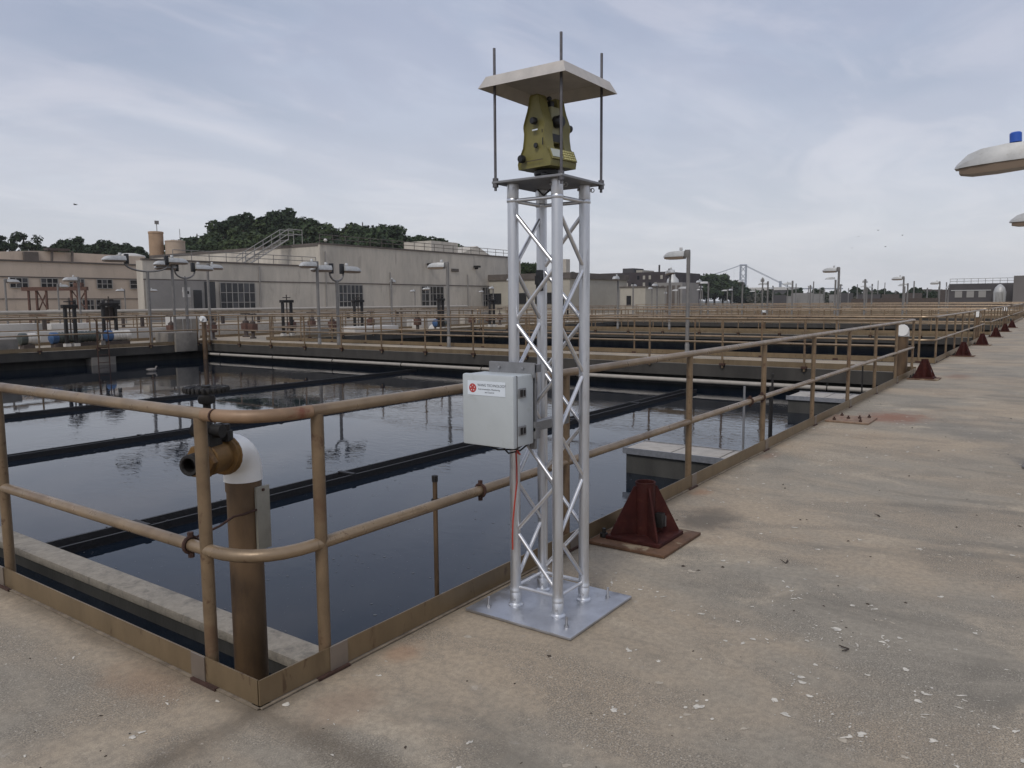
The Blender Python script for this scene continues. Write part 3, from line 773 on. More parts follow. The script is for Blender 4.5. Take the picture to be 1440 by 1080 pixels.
def text(body, size, x, y, z, m, par, name, sx=1.0):
    cu = bpy.data.curves.new(name, 'FONT'); cu.body = body; cu.size = size; cu.align_x = 'LEFT'; cu.extrude = .0002
    tmp = bpy.data.objects.new(name, cu); COL.objects.link(tmp)
    dg = bpy.context.evaluated_depsgraph_get(); me = bpy.data.meshes.new_from_object(tmp.evaluated_get(dg)); COL.objects.unlink(tmp); bpy.data.objects.remove(tmp)
    me.materials.clear(); me.materials.append(m)
    o = bpy.data.objects.new(name, me); COL.objects.link(o); o.parent = par
    o.matrix_local = Matrix(((0, 0, -1, x), (-1 * sx, 0, 0, y), (0, 1, 0, z), (0, 0, 0, 1)))
    return o
text('WANG TECHNOLOGY', .0165, -.0298, .052, .262, M_INK, sk, 'lettering', .90)
text('Instrumentation, Monitoring', .0105, -.0298, .048, .2465, M_INK, sk, 'lettering', .98)
text('and Control', .0105, -.0298, .012, .2335, M_INK, sk, 'lettering', .98)
MB().lathe([(.020, -.0303), (.020, -.0296)], (0, .079, .253), 20, 'x').build('red_emblem', M_STRED, sk)
em = MB()
for k in range(5):
    a = R(72 * k + 90); em.box(-.0309, -.0304, .079 + .011 * math.cos(a) - .0022, .079 + .011 * math.cos(a) + .0022, .253 + .011 * math.sin(a) - .0022, .253 + .011 * math.sin(a) + .0022)
em.build('emblem_mark', M_STICK, sk)
bk = MB().box(.125, .172, -.15, .10, .318, .352); bk.box(.120, .135, -.15, .10, .295, .36)
bk.build('upper_bracket', M_GREYST, bx)
for y in (-.09, .04): MB().lathe([(.006, .112), (.006, .12)], (0, y, .337), 6, 'x').build('bracket_bolt', M_STEEL, bx)
bk = MB().box(.132, .42, -.145, -.105, .055, .095); bk.box(.132, .165, -.15, .10, .02, .07)
bk.build('lower_bracket', M_GREYST, bx)
MB().box(.145, .16, -.135, -.105, -.03, .30).build('bracket_strip', M_GREYST, bx)
for k in range(3):
    MB().lathe([(.012, -.022), (.012, -.012), (.015, -.010), (.015, -.0005)], (.06, -.09 + k * .07, 0), 10).build('cable_gland', M_BLACK, bx)
bb = MB()
bb.path([(1.14, -.18, .80), (1.15, -.22, .785), (1.18, -.30, .79), (1.23, -.33, .82), (1.27, -.30, .86)], .004, 6)
bb.path([(1.14, -.258, .80), (1.15, -.28, .775), (1.17, -.33, .79), (1.22, -.36, .83), (1.27, -.32, .88)], .004, 6)
o = bb.build('black_cable', M_BLACK); tag(o, 'black cables looping below the grey control box', 'cable')
o = MB().path([(1.14, -.328, .80), (1.16, -.335, .775), (1.215, -.275, .77), (1.238, -.262, .70), (1.246, -.257, .62), (1.240, -.247, .52), (1.232, -.243, .44), (1.234, -.238, .36), (1.238, -.236, .30)], .0042, 6).build('red_cable', M_REDW)
tag(o, 'red cable hanging down the tower leg below the grey box', 'cable')

# ------------------------------------------------------------------ red pedestals along the near walkway
def pedestal(x, y, label, first=None):
    t = thing('light_pole_base', (x, y, 0), label, 'pole base', 'red oxide pole bases along the railing')
    MB().box(-.27, .27, -.25, .25, .003, .02, bev=.002).build('lower_plate', M_RUSTPLATE, t)
    MB().box(-.175, .175, -.175, .175, .021, .042, bev=.002).build('base_plate', M_RED, t)
    tb = MB().path([(0, 0, .04), (0, 0, .36)], .060, 20, caps=False)
    tb.ring((0, 0, .358), .058, .0045, 'z', 20, 6); tb.path([(0, 0, .04), (0, 0, .36)], .054, 20, caps=False)
    tb.build('socket_tube', M_RED, t)
    gs = None
    for k in range(4):
        a = R(45 + 90 * k)
        pr_ = [(.056, .042), (.215, .042), (.215, .058), (.072, .335), (.056, .335)]
        if gs is None:
            gs = MB().prism(pr_, -.006, .006, 'y').build('gusset', M_RED, t); o = gs
        else: o = inst(gs, t)
        o.rotation_euler = (0, 0, a)
    bt = MB().lathe([(.024, .0425), (.024, .066)], n=6); bt.tube((0, 0, .05), (0, 0, .095), .012, 8)
    b0 = None
    for (a, c) in ((-.2, -.13), (.205, -.09), (.16, .2), (-.15, .2)):
        if b0 is None: b0 = bt.build('anchor_bolt', M_IRON, t); b0.location = (a, c, -.02)
        else: inst(b0, t, (a, c, -.02))
    MB().box(.012, .06, -.105, -.058, .085, .17, bev=.003).build('hand_hole', M_IRON, t)
    MB().box(.062, .068, -.108, -.10, .085, .15).build('ground_lug', M_STEEL, t)
    return t
ped = pedestal(2.585, -.265, 'nearest dark red pole base on a rusted plate, beside the tower')
ped.children[0].location = (.03, .06, 0)
plabs = ['dark red pole base standing in front of the white capped standpipe and railing corner', 'third dark red pole base, beyond the first walkway opening',
         'fourth dark red pole base, in front of the second white pipe cap', 'fifth dark red pole base, small along the railing', 'sixth dark red pole base, tiny far along the railing',
         'last dark red pole base at the far right edge']
for (x, lab) in zip((14.08, 20.8, 26.4, 32.4, 38.0, 43.6), plabs):
    d = dup(ped, (x, -.285, 0), 0, lab)
t = thing('floor_plate', (8.22, -.27, 0), 'bare rusty floor plate with bolts, no pole base on it', 'floor plate')
MB().box(-.27, .27, -.24, .24, .003, .022, bev=.002).build('plate', mat('dusty_rust_plate', (0.25, 0.17, 0.115), 0.8, 0.1, var=0.25, vscale=10, col2=(0.17, 0.08, 0.05), c2scale=8), t)
b0 = None
for (a, c) in ((-.2, -.14), (-.2, .15), (.2, .15), (.2, -.16), (-.02, .03), (.06, -.08)):
    if b0 is None:
        b0 = MB().lathe([(.02, .0225), (.02, .04), (.01, .041), (.01, .06)], n=6).build('bolt', M_RUST, t); b0.location = (a, c, 0)
    else: inst(b0, t, (a, c, 0))

# ------------------------------------------------------------------ standpipe with brass valve in the corner
sp = thing('valve_standpipe', (.365, .56, 0), 'brown standpipe with white elbow and brass valve inside the near railing corner', 'standpipe', rz=R(22))
pp = MB().tube((0, 0, -1.2), (0, 0, .70), .0715, 28)
pp.build('pipe', M_PIPE, sp)
MB().ring((0, 0, .36), .0720, .002, 'z', 28, 5).build('weld_ring', M_GPLATE, sp)
MB().path([(0, 0, .655), (0, 0, .705)], .0755, 28).build('pipe_collar', M_PIPE, sp)
el = [Vector((0, 0, .70)), Vector((0, 0, .735))]
for k in range(1, 10):
    a = R(10 * k); el.append(Vector((-.10 + .10 * math.cos(a), 0, .735 + .10 * math.sin(a))))
el.append(Vector((-.125, 0, .835)))
MB().path(el, .080, 28).build('elbow', M_WPIPE, sp)
vb = MB().lathe([(.084, -.137), (.086, -.133), (.086, -.126)], (0, 0, .835), 20, 'x')
vb.lathe([(.060, -.262), (.065, -.257), (.065, -.155), (.080, -.15), (.082, -.1375)], (0, 0, .835), 26, 'x')
vo = vb.build('valve_body', M_BRASS, sp)
vh = MB().lathe([(.066, -.295), (.069, -.290), (.069, -.267), (.060, -.2625)], (0, 0, .835), 6, 'x')
vh.build('hex_nut', M_BRASS, sp)
nz = MB().path([(-.295, 0, .835), (-.352, 0, .835)], .042, 16, caps=False); nz.path([(-.295, 0, .835), (-.352, 0, .835)], .027, 16, caps=False)
nz.ring((-.352, 0, .835), .0345, .0085, 'x', 18, 6); nz.lathe([(.036, -.296), (.036, -.302)], (0, 0, .835), 16, 'x')
nz.build('hose_nozzle', M_IRON, sp)
yk = MB().box(-.25, -.16, -.035, .035, .895, .975, bev=.01); yk.tube((-.205, -.065, .985), (-.205, .065, .985), .028, 12)
yk.tube((-.13, -.03, .96), (-.13, -.03, 1.0), .016, 10); yk.box(-.15, -.11, -.05, -.015, .93, .975, bev=.006)
yk.lathe([(.03, .97), (.036, .98), (.036, 1.0), (.02, 1.01), (.015, 1.03), (.015, 1.09), (.03, 1.095), (.034, 1.11), (.03, 1.125), (.012, 1.13), (.012, 1.16)], (-.205, 0, 0), 14)
yk.build('valve_bonnet', M_IRON, sp).location = (-.02, 0, -.035)
hw_ = MB().ring((-.205, 0, 1.15), .072, .009, 'z', 26, 8)
for k in range(5):
    a = R(72 * k); hw_.tube((-.205, 0, 1.15), (-.205 + .072 * math.cos(a), .072 * math.sin(a), 1.15), .006, 6)
for k in range(26):
    a = R(360 / 26 * k); hw_.lathe([(.006, 1.139), (.0095, 1.15), (.006, 1.161)], (-.205 + .080 * math.cos(a), .080 * math.sin(a), 0), 5)
hw_.lathe([(.018, 1.135), (.018, 1.165)], (-.205, 0, 0), 10)
hw_.build('handwheel', M_IRON, sp).location = (-.02, 0, -.035)
MB().box(-.008, .064, -.0865, -.0725, .40, .675, bev=.002, rot=R(-16), piv=(0, 0)).build('backing_strip', M_GPLATE, sp)
MB().lathe([(.006, -.098), (.006, -.09)], (.0, .0, .66), 8, 'y').build('strip_bolt', M_RUST, sp)
MB().path([(-.325, -.115, .525), (-.29, -.11, .545), (-.17, -.075, .55), (-.11, -.08, .575), (-.06, -.085, .575), (.0, -.084, .58)], .005, 6).build('tie_rod', M_RUST, sp).rotation_euler = (0, 0, R(-22))
def small_standpipe(x, y, zt, label, r_=.075):
    t = thing('capped_standpipe', (x, y, 0), label, 'standpipe', 'white capped standpipes in tank corners')
    MB().tube((0, 0, -.9), (0, 0, zt - .12), r_, 14).build('pipe', M_PIPE, t)
    e = [Vector((0, 0, zt - .13)), Vector((0, 0, zt - .08))] + [Vector((-.07 + .07 * math.cos(R(18 * k)), 0, zt - .08 + .07 * math.sin(R(18 * k)))) for k in range(1, 6)] + [Vector((-.12, 0, zt - .01))]
    MB().path(e, r_ + .012, 14).build('elbow', M_WPIPE, t)
    return t
small_standpipe(15.0, .23, .86, 'white capped standpipe at the near tank far corner behind the railing', .10)
small_standpipe(31.3, .25, .9, 'second white capped standpipe farther along the right hand railing', .10)
small_standpipe(47.6, .25, .9, 'most distant white capped standpipe near the right edge', .10)
small_standpipe(14.85, 23.3, .95, 'white capped standpipe in the far left tank corner across the water', .085)
small_standpipe(44.0, 12.0, .85, 'white capped pipe between distant railings near the middle lamp', .09)
# thin rods standing in the tank
t = thing('sampling_pipe', (1.16, .17, -.5), 'thin brown pipe with coupling standing behind the mid rail left of the tower', 'pipe')
bb = MB().tube((1.16, .17, -.7), (1.16, .17, .60), .0115, 10); bb.build('pipe', M_PIPE, t, True)
bb = MB().tube((1.16, .17, .47), (1.16, .17, .50), .019, 8); bb.build('coupling', M_IRON, t, True)
bb = MB().tube((1.16, .17, .585), (1.16, .17, .615), .015, 8); bb.build('cap', M_IRON, t, True)
for (x, y, z1, lab) in ((6.62, .5, .52, 'grey rod standing on the near concrete pier'), (6.95, .32, .5, 'dark rod just right of the near concrete pier'), (7.15, .36, .62, 'darker taller rod beside the near concrete pier'), (12.75, .5, .35, 'thin rod standing by the striped concrete pier')):
    o = MB().tube((x, y, -.26 if 'on the' in lab else -.9), (x, y, z1), .013, 8).build('standing_rod', M_GREYST if 'grey' in lab else M_IRON); tag(o, lab, 'rod')
# ------------------------------------------------------------------ droppings, litter on the deck; specks on the water (countless)
def splats(name, n, area, z, m, smin, smax, seed, holes=True, cl=0.0, power=2.2):
    rr = random.Random(seed); b = MB()
    cents = [(rr.uniform(area[0], area[1]), rr.uniform(area[2], area[3])) for _ in range(40)]
    k = 0; tries = 0
    while k < n and tries < n * 30:
        tries += 1
        if rr.random() < cl:
            c = rr.choice(cents); x, y = rr.gauss(c[0], .35), rr.gauss(c[1], .35)
        else:
            x, y = area[0] + (area[1] - area[0]) * rr.random() ** 1.35, rr.uniform(area[2], area[3])
        if holes and y > -.03 and x > -.03: continue
        if holes and (1.08 < x < 1.72 and -.66 < y): continue
        if holes and (2.25 < x < 2.95 and -.6 < y): continue
        if holes and (7.9 < x < 8.55 and -.56 < y): continue
        s = smin + (smax - smin) * rr.random() ** power
        e = rr.choice((rr.uniform(.15, .4), rr.uniform(.45, 1), rr.uniform(.6, 1))); th = rr.uniform(0, 3.14); q = rr.randint(14, 18); h1, h2, h3 = rr.uniform(0, 6.28), rr.uniform(0, 6.28), rr.uniform(0, 6.28); am = rr.uniform(.4, 1.1)
        pts = []
        for i in range(q):
            a = 2 * math.pi * i / q; r_ = s * max(.25, .85 + am * (.26 * math.sin(2 * a + h1) + .22 * math.sin(3 * a + h2) + .16 * math.sin(5 * a + h3)) + rr.uniform(-.06, .06))
            u, v = r_ * math.cos(a), r_ * e * math.sin(a)
            pts.append((x + u * math.cos(th) - v * math.sin(th), y + u * math.sin(th) + v * math.cos(th), z))
        o = len(b.v); b.add([(x, y, z + s * .06)] + pts, [(0, 1 + i, 1 + (i + 1) % q) for i in range(q)])
        if rr.random() < .6 and s > .007:
            for _ in range(rr.randint(1, 7)):
                xx, yy, s2 = x + rr.gauss(0, s * 2.2), y + rr.gauss(0, s * 2.2), s * rr.uniform(.15, .4)
                if holes and yy > -.03 and xx > -.03: continue
                b.add([(xx + s2 * math.cos(t_ * .785), yy + s2 * .7 * math.sin(t_ * .785), z) for t_ in range(8)], [tuple(range(8))])
        k += 1
    o = b.build(name, m, angle=60); tag(o, kind='stuff'); return o
M_DROP = mat('bird_dropping_white', (0.58, 0.535, 0.455), 0.9, var=0.25, vscale=40, col2=(0.40, 0.37, 0.33), c2scale=25)
M_DROPO = mat('bird_dropping_faded', (0.40, 0.345, 0.27), 0.9, var=0.2, vscale=30)
M_LIT = mat('dark_litter', (0.045, 0.032, 0.022), 0.9, var=0.4, vscale=50)
for nm, m, n, a, lo, hi, sd, c in (('bird_droppings', M_DROP, 900, (-1.6, 9, -4.5, .0), .0025, .019, 3, .3), ('bird_droppings', M_DROP, 170, (6, 40, -9, .0), .006, .036, 4, .3),
                                   ('faded_droppings', M_DROPO, 420, (-1.6, 12, -5, .0), .003, .024, 5, .4), ('bird_droppings', M_DROP, 80, (-1.5, -.12, -1.4, 2.2), .003, .016, 6, .4),
                                   ('bird_droppings', M_DROP, 70, (1.0, 2.0, -2.15, -1.45), .003, .024, 16, .6), ('bird_droppings', M_DROP, 60, (1.7, 5.2, -1.3, -.1), .003, .017, 18, .5)):
    o = splats(nm, n, a, .0022 if m is M_DROP else .0012, m, lo, hi, sd, True, c); o['label'] = 'scattered bird droppings on the concrete deck'
rr = random.Random(11); b = MB()
for k in range(420):
    x, y = -1.4 + 12 * rr.random() ** 1.3, rr.uniform(-4.5, -.06)
    if rr.random() < .1: x, y = rr.uniform(-1.3, -.08), rr.uniform(-.8, 2)
    if (1.05 < x < 1.75 and -.68 < y) or (2.2 < x < 3 and -.62 < y): continue
    s = .0035 + .012 * rr.random() ** 3.0; th = rr.uniform(0, 6.28); c, d = math.cos(th), math.sin(th)
    hgt = s * rr.uniform(.25, .7); e = rr.uniform(.25, .9)
    P = [(-s, -s * e * .6), (s * .7, -s * e), (s, s * e * .4), (-s * .3, s * e)]
    b.add([(x + u * c - v * d, y + u * d + v * c, .0008) for u, v in P] + [(x + rr.uniform(-.3, .3) * s, y + rr.uniform(-.3, .3) * s, .001 + hgt)], [(0, 1, 4), (1, 2, 4), (2, 3, 4), (3, 0, 4)])
o = b.build('leaf_litter', M_LIT, angle=0); tag(o, 'small dark leaf crumbs and grit on the deck', kind='stuff')
for (x, y, rz) in ((2.62, -1.10, .4), (3.9, -1.35, 1.2), (1.7, -1.62, 2.2)):
    tw = MB()
    for k in range(4):
        a = rz + rr.uniform(-.9, .9); l = rr.uniform(.02, .05)
        tw.tube((x, y, .004), (x + l * math.cos(a), y + l * math.sin(a), rr.uniform(.004, .014)), .0022, 5)
    o = tw.build('twig', M_LIT); tag(o, 'small dry dark twig lying on the concrete deck', 'twig', 'twigs on the deck')
rr = random.Random(5); b = MB()
for k in range(650):
    if rr.random() < .75: x, y = rr.uniform(1.1, 5.5), .1 + 3.6 * rr.random() ** 1.2
    else: x, y = rr.uniform(1.1, 9), rr.uniform(0, 12)
    s = .003 + .011 * rr.random() ** 3; q = 6; e = rr.uniform(.2, .8); th = rr.uniform(0, 3.14)
    b.add([(x + s * math.cos(a) * math.cos(th) - s * e * math.sin(a) * math.sin(th), y + s * math.cos(a) * math.sin(th) + s * e * math.sin(a) * math.cos(th), ZW + .002) for a in [i * 1.047 for i in range(6)]], [tuple(range(6))])
for k in range(900):
    if k < 300: x, y = 1.06 + abs(rr.gauss(0, .10)), rr.uniform(.05, 6)
    elif k < 520: x, y = rr.uniform(1.1, 9), rr.choice((4.25, 8.72)) - rr.choice((-1, 1)) * (.18 + abs(rr.gauss(0, .12)))
    else:
        t_ = rr.random(); x, y = 1.5 + 5 * t_ + rr.gauss(0, .25), .6 + 1.6 * math.sin(t_ * 5 + 1) ** 2 + rr.gauss(0, .12)
    s = .002 + .008 * rr.random() ** 3; e = rr.uniform(.2, .9); th = rr.uniform(0, 3.14)
    b.add([(x + s * math.cos(a) * math.cos(th) - s * e * math.sin(a) * math.sin(th), y + s * math.cos(a) * math.sin(th) + s * e * math.sin(a) * math.cos(th), ZW + .002) for a in [i * 1.047 for i in range(6)]], [tuple(range(6))])
o = b.build('foam_specks', mat('foam_grey', (0.11, 0.115, 0.12), 0.7)); tag(o, 'pale foam specks floating on the dark water', kind='stuff')

# ------------------------------------------------------------------ lamps
def head_mb():
    """lamp head pointing to +Y, its rear end at y=0"""
    def sec(y, hw, z0, z1):
        return [(-hw, y, z0), (hw, y, z0), (hw * .98, y, z0 + (z1 - z0) * .45), (hw * .70, y, z1), (-hw * .70, y, z1), (-hw * .98, y, z0 + (z1 - z0) * .45)]
    return MB().loft([sec(-.0, .115, .0, .138), sec(.22, .13, -.0, .145), sec(.40, .13, -.002, .132), sec(.50, .115, -.003, .10), sec(.585, .075, -.004, .03), sec(.60, .06, -.004, .008)])
def lens_mb():
    def sec(y, hw, z0, z1): return [(-hw, y, z0), (hw, y, z0), (hw * 1.1, y, z1), (-hw * 1.1, y, z1)]
    return MB().loft([sec(.02, .10, -.06, -.001), sec(.30, .112, -.068, -.001), sec(.48, .098, -.066, -.004), sec(.565, .065, -.05, -.006)])
HEAD, LENS = head_mb().mesh('lamp_head', M_LAMP, angle=24), lens_mb().mesh('lens', M_LENS, angle=30)
BRK = MB().box(-.045, .045, -.10, -.001, -.10, .21, bev=.008).mesh('bracket', M_BLACK)
BRKL = MB().box(-.05, .05, -.12, -.001, -.03, .17, bev=.008).mesh('bracket', M_POLE)
CELL = MB().lathe([(.03, .165), (.042, .170), (.042, .235), (.035, .245)], (0, .12, -.01), 14).mesh('photocell', M_LAMP)
CELLB = MB().lathe([(.03, .165), (.045, .170), (.045, .240), (.035, .25)], (0, .16, -.01), 14).mesh('photocell', M_BLUE)
FEET = MB().lathe([(.075, 0), (.075, .02), (.06, .03), (.06, .3), (.05, .32)], n=12).mesh('pole_foot', M_POLE)
def mobj(me, par, loc=(0, 0, 0), rz=0.0, rx=0.0):
    o = bpy.data.objects.new(me.name.split('.')[0], me); COL.objects.link(o); o.parent = par; o.location = loc; o.rotation_euler = (rx, 0, rz); return o
def lamp_head(par, loc, rz, cell=True, brk=BRK, blue=False, tilt=0.0):
    o = mobj(HEAD, par, loc, rz, tilt)
    mobj(LENS, o); mobj(brk, o)
    if cell: mobj(CELLB if blue else CELL, o)
    return o
def lamp_single(x, y, H, label, rz=0.0, cell=True, blue=False, brk=BRKL, group='lamp posts among the tanks', tilt=0.0):
    t = thing('lamp_post', (x, y, 0), label, 'lamp post', group)
    MB().tube((0, 0, .02), (0, 0, H - .03), .05, 12).build('pole', M_POLE, t); mobj(FEET, t)
    lamp_head(t, (-.09 * math.sin(-rz) * -1, .09 * math.cos(rz), H - .15), rz, cell, brk, blue, tilt)
    return t
def lamp_double(x, y, H, span, label, rz=0.0, group='lamp posts among the tanks'):
    t = thing('double_lamp_post', (x, y, 0), label, 'lamp post', group, rz)
    h = span / 2
    a = h - .85
    MB().tube((0, 0, .02), (0, 0, H - .52), .055, 12).build('pole', M_POLE, t); mobj(FEET, t)
    pts = [(a * math.sin(R(th)), 0, H - .25 - .27 * math.cos(R(th))) for th in range(-90, 91, 15)]
    MB().path([(-a, 0, H - .12)] + pts + [(a, 0, H - .12)], .032, 10).build('arm', M_POLE, t)
    for q_, z_ in ((a, -1), (-a, 1)): lamp_head(t, (q_, 0, H - .16), z_ * math.pi / 2).scale = (1.2, 1.3, 1.1)
    return t
lamp_single(17.6, 5.75, 2.75, 'tall single lamp post on the first walkway, right of the tower')
lamp_single(34.0, 5.7, 2.83, 'lamp post right of centre, the first one beyond the single lamp on the first walkway')
lamp_single(50.4, 5.65, 2.8, 'smaller lamp post farther right along the same row, before the skyline')
lamp_single(66.8, 5.6, 2.78, 'smallest lamp post of the right hand row near the charcoal building')
lamp_single(6.2, -2.13, 2.74, 'big pale lamp head with blue photocell reaching in at the right edge', 0, True, True, tilt=R(-3))
lamp_single(12.95, -2.2, 2.78, 'second pale lamp head reaching in at the right edge, below the blue topped one')
lamp_double(13.4, 24.35, 3.15, 3.3, 'large two armed lamp post at left before the silos')
lamp_double(15.0, 24.6, 2.95, 2.5, 'two armed lamp post at left before the dark doorways')
lamp_double(16.4, 17.85, 2.72, 2.3, 'two armed lamp post on the first walkway before the middle window')
lamp_single(14.4, 24.45, 3.05, 'slim single lamp post standing between the two armed lamp posts at left', R(90))
lamp_single(16.6, 25.6, 3.05, 'single lamp post right of the dark doorways with a small white ball light', R(-90))
lamp_single(17.6, 13.95, 2.74, 'single lamp post left of the tower, before the third barred window', R(20))
lamp_single(15.35, 17.6, 2.8, 'slim single lamp post beside the two armed one before the tall concrete block corner', R(90))
lamp_single(29.4, 28.0, 2.75, 'distant small lamp post before the bare wall between two windows', R(-60))
lamp_single(33.9, 22.6, 2.8, 'lamp post half hidden behind the left tower legs', R(60))
lamp_single(34.0, 16.4, 2.72, 'lamp post just right of the tower before the cream wall', R(100))
lamp_double(33.9, 13.5, 2.95, 2.3, 'two armed lamp post before the dark brick block right of the tower', R(30))
for i, (x, y, H, rz, lab) in enumerate([(15.4, 41.2, 2.8, -90, 'lamp post at the far left edge before the beige building'), (21.0, 48.1, 2.75, -80, 'lamp post before the beige building windows with two dark caps'),
        (16.0, 34.9, 2.75, 90, 'slim lamp post before the beige building near the rust red gantry'), (30.4, 58.0, 2.7, 90, 'small distant lamp before the lower beige windows'),
        (31.5, 56.4, 2.7, -90, 'small distant lamp right of the lower beige windows'), (35.4, 57.0, 2.7, 90, 'small distant lamp by the beige building right end'),
        (57.3, 51.9, 2.75, 90, 'tiny lamp against the concrete wall left of the third barred window'), (48.8, 42.3, 2.75, 60, 'small lamp before the third barred window'),
        (68.1, 51.4, 2.75, 90, 'tiny lamp against the wall near the tower legs'), (51.2, 37.3, 2.75, 100, 'small lamp before the fourth barred window beside the tower'),
        (50.4, 18.5, 2.85, 90, 'small lamp before the low cream building on its left'), (50.5, 14.2, 2.9, -70, 'small lamp before the tan post building on its right')]):
    lamp_single(x, y, H, lab, R(rz), group='distant lamp posts')
# the cluster of tiny lamps before the wooded hill: shared meshes, one object each
TP = MB().tube((0, 0, 0), (0, 0, 2.7), .06, 6); TPm = TP.mesh('far_lamp_post', M_POLE)
rr = random.Random(21)
spots = []
for X in (50.5, 66.9, 83.5):
    for k in range(9):
        spots.append((X + rr.uniform(-.2, .2), 7.5 + k * 2.1 * X / 50 + rr.uniform(-.8, .8)))
for (x, y) in spots:
    t = tag(bpy.data.objects.new('far_lamp_post', TPm), 'tiny pale lamp post in the cluster before the wooded hill and bridge', 'lamp post', 'cluster of tiny far lamps')
    COL.objects.link(t); t.location = (x, y, 0)
    mobj(HEAD, t, (0, .06, 2.6 + rr.uniform(-.3, .15)), rr.choice((0, R(90), R(-90), R(30))))

# ------------------------------------------------------------------ kit on the far side of the near tank
MB_ = MB
def block(x0, x1, y0, y1, z0, z1, label, m=M_CONC, cat='concrete block', name='concrete_block', bev=.02):
    o = MB().box(x0, x1, y0, y1, z0, z1, bev=bev).build(name, m); return tag(o, label, cat)
block(7.6, 8.86, 23.85, 24.8, .002, .44, 'grey concrete block on the far left tank edge, cut by the frame')
block(13.75, 14.9, 23.85, 24.7, .002, .45, 'grey concrete block before the two armed lamps in the left railing')
block(13.95, 14.8, 23.70, 23.845, -.25, .43, 'pale grey buttress on the tank edge below the concrete block', M_WHITE if False else M_CONC, 'buttress', 'buttress')
lad = thing('ladder', (11.35, 23.72, 0), 'thin rusty ladder running down into the water at far left', 'ladder')
bb = None
for x in (11.18, 11.55): MB().path([(x, 23.85, 1.0), (x, 23.72, .95), (x, 23.72, -.9)], .018, 6).build('stile', M_RUST, lad, True)
for k in range(7): MB().tube((11.18, 23.72, -.7 + k * .25), (11.55, 23.72, -.7 + k * .25), .011, 6).build('rung', M_RUST, lad, True)
MB().box(11.0, 11.8, 23.80, 24.2, -.9, -.271).build('footing', M_CONC, lad, True)
# drive units: horizontal drums with caps
def drive(x, y, label, cap, body, l=1.0, r_=.20):
    t = thing('drive_unit', (x, y, 0), label, 'motor', 'motors on the far walkway')
    MB().lathe([(r_ * .6, 0), (r_, .05), (r_, .22), (r_ * .93, .25)], (0, 0, r_ + .14), 18, 'x').build('end_cap', cap, t)
    MB().lathe([(r_ * .9, .251), (r_ * .9, l - .2), (r_ * .97, l - .19), (r_ * .97, l - .05), (r_ * .6, l)], (0, 0, r_ + .14), 18, 'x').build('casing', body, t)
    for k in range(4): MB().ring((.33 + k * .1, 0, r_ + .14), r_ * .93, .012, 'x', 18, 4).build('rib', body, t)
    MB().box(.1, l - .1, -r_ * .8, r_ * .8, .003, .14).build('plinth', M_BROWNM, t)
    return t
drive(10.7, 26.0, 'blue capped motor with dark casing, left of the pair on the far walkway', M_BARREL, M_GREENM)
drive(12.6, 26.05, 'white banded motor with light blue end behind the ladder', M_BARREL, M_WHITE, .95)
bb = drive(9.8, 26.2, 'pale upright banded drum beside the far left rail post', M_GREENM, M_WHITE, .55, .2)
drive(11.75, 26.3, 'dark green motor between the black posts and the ladder', M_GREENM, M_GREENM, .8)
drive(30.2, 25.6, 'small blue ended motor under a white dome before the third window', M_BARREL, M_GREENM, .9)
MB().lathe([(.3, .56), (.28, .68), (.16, .8), (.02, .84)], (30.5, 25.9, 0), 16).build('white_dome', M_WHITE)
o = bpy.data.objects['white_dome']; tag(o, 'white dome lid beside the small blue motor', 'dome lid'); o.location.z = -.555 + .002 + .0
def hoist(x, y, label, w=.42, h=1.62, rz=0.0):
    t = thing('gate_hoist', (x, y, 0), label, 'gate frame', 'dark gate frames on the far walkways', rz)
    for s_ in (-1, 1): MB().box(s_ * w / 2 - .045, s_ * w / 2 + .045, -.06, .06, .16, h, bev=.01).build('post', M_IRON, t)
    MB().box(-w / 2 - .1, w / 2 + .1, -.09, .09, h + .001, h + .12, bev=.01).build('crossbeam', M_IRON, t)
    for s_ in (-1, 1): MB().box(s_ * w / 2 - .09, s_ * w / 2 + .09, -.1, .1, .003, .158).build('foot_block', M_WHITE, t)
    MB().tube((0, 0, .3), (0, 0, h + .35), .025, 8).build('screw_stem', M_BROWNM, t)
    MB().ring((0, 0, h + .22), .16, .018, 'z', 16, 5).build('handwheel', M_IRON, t)
    return t
hoist(11.1, 25.3, 'pair of black posts with cross beam before the beige building', .30, 1.36)
hoist(12.95, 26.3, 'taller black frame with dark panel left of the ladder', .45, 1.42)
MB().box(12.74, 13.16, 26.37, 26.40, .9, 1.38).build('frame_panel', M_BROWNM)
o = bpy.data.objects['frame_panel']; tag(o, 'dark panel fixed in the taller black frame', 'panel')
hoist(20.4, 25.6, 'black gate frame before the bluish wall right of the corner lamp', .45, 1.5)
hoist(25.2, 26.2, 'black gate frame before the second barred window', .5, 1.5)
hoist(29.6, 24.6, 'black gate frame before the third barred window, narrow', .35, 1.55)
hoist(34.5, 24.9, 'black gate frame beside the left tower leg', .4, 1.5)
hoist(44.5, 26.0, 'dark gate frame by the cream wall right of the tower', .6, 1.55)
def gatevalve(x, y, label, s=1.0):
    t = thing('wheel_valve', (x, y, 0), label, 'valve', 'wheel valves on the far walkways')
    MB().lathe([(.16 * s, .003), (.16 * s, .05), (.09 * s, .08), (.09 * s, .5), (.14 * s, .55), (.14 * s, .7), (.06 * s, .75), (.03 * s, .8), (.03 * s, 1.05)], n=12).build('bonnet', M_BROWNM, t)
    MB().ring((0, 0, 1.02), .2 * s, .022, 'z', 16, 5).build('handwheel', M_IRON, t)
    MB().box(-.14, .14, -.16, .16, .3, .62, bev=.02).build('gearbox', M_REDFR, t)
    return t
rr = random.Random(8)
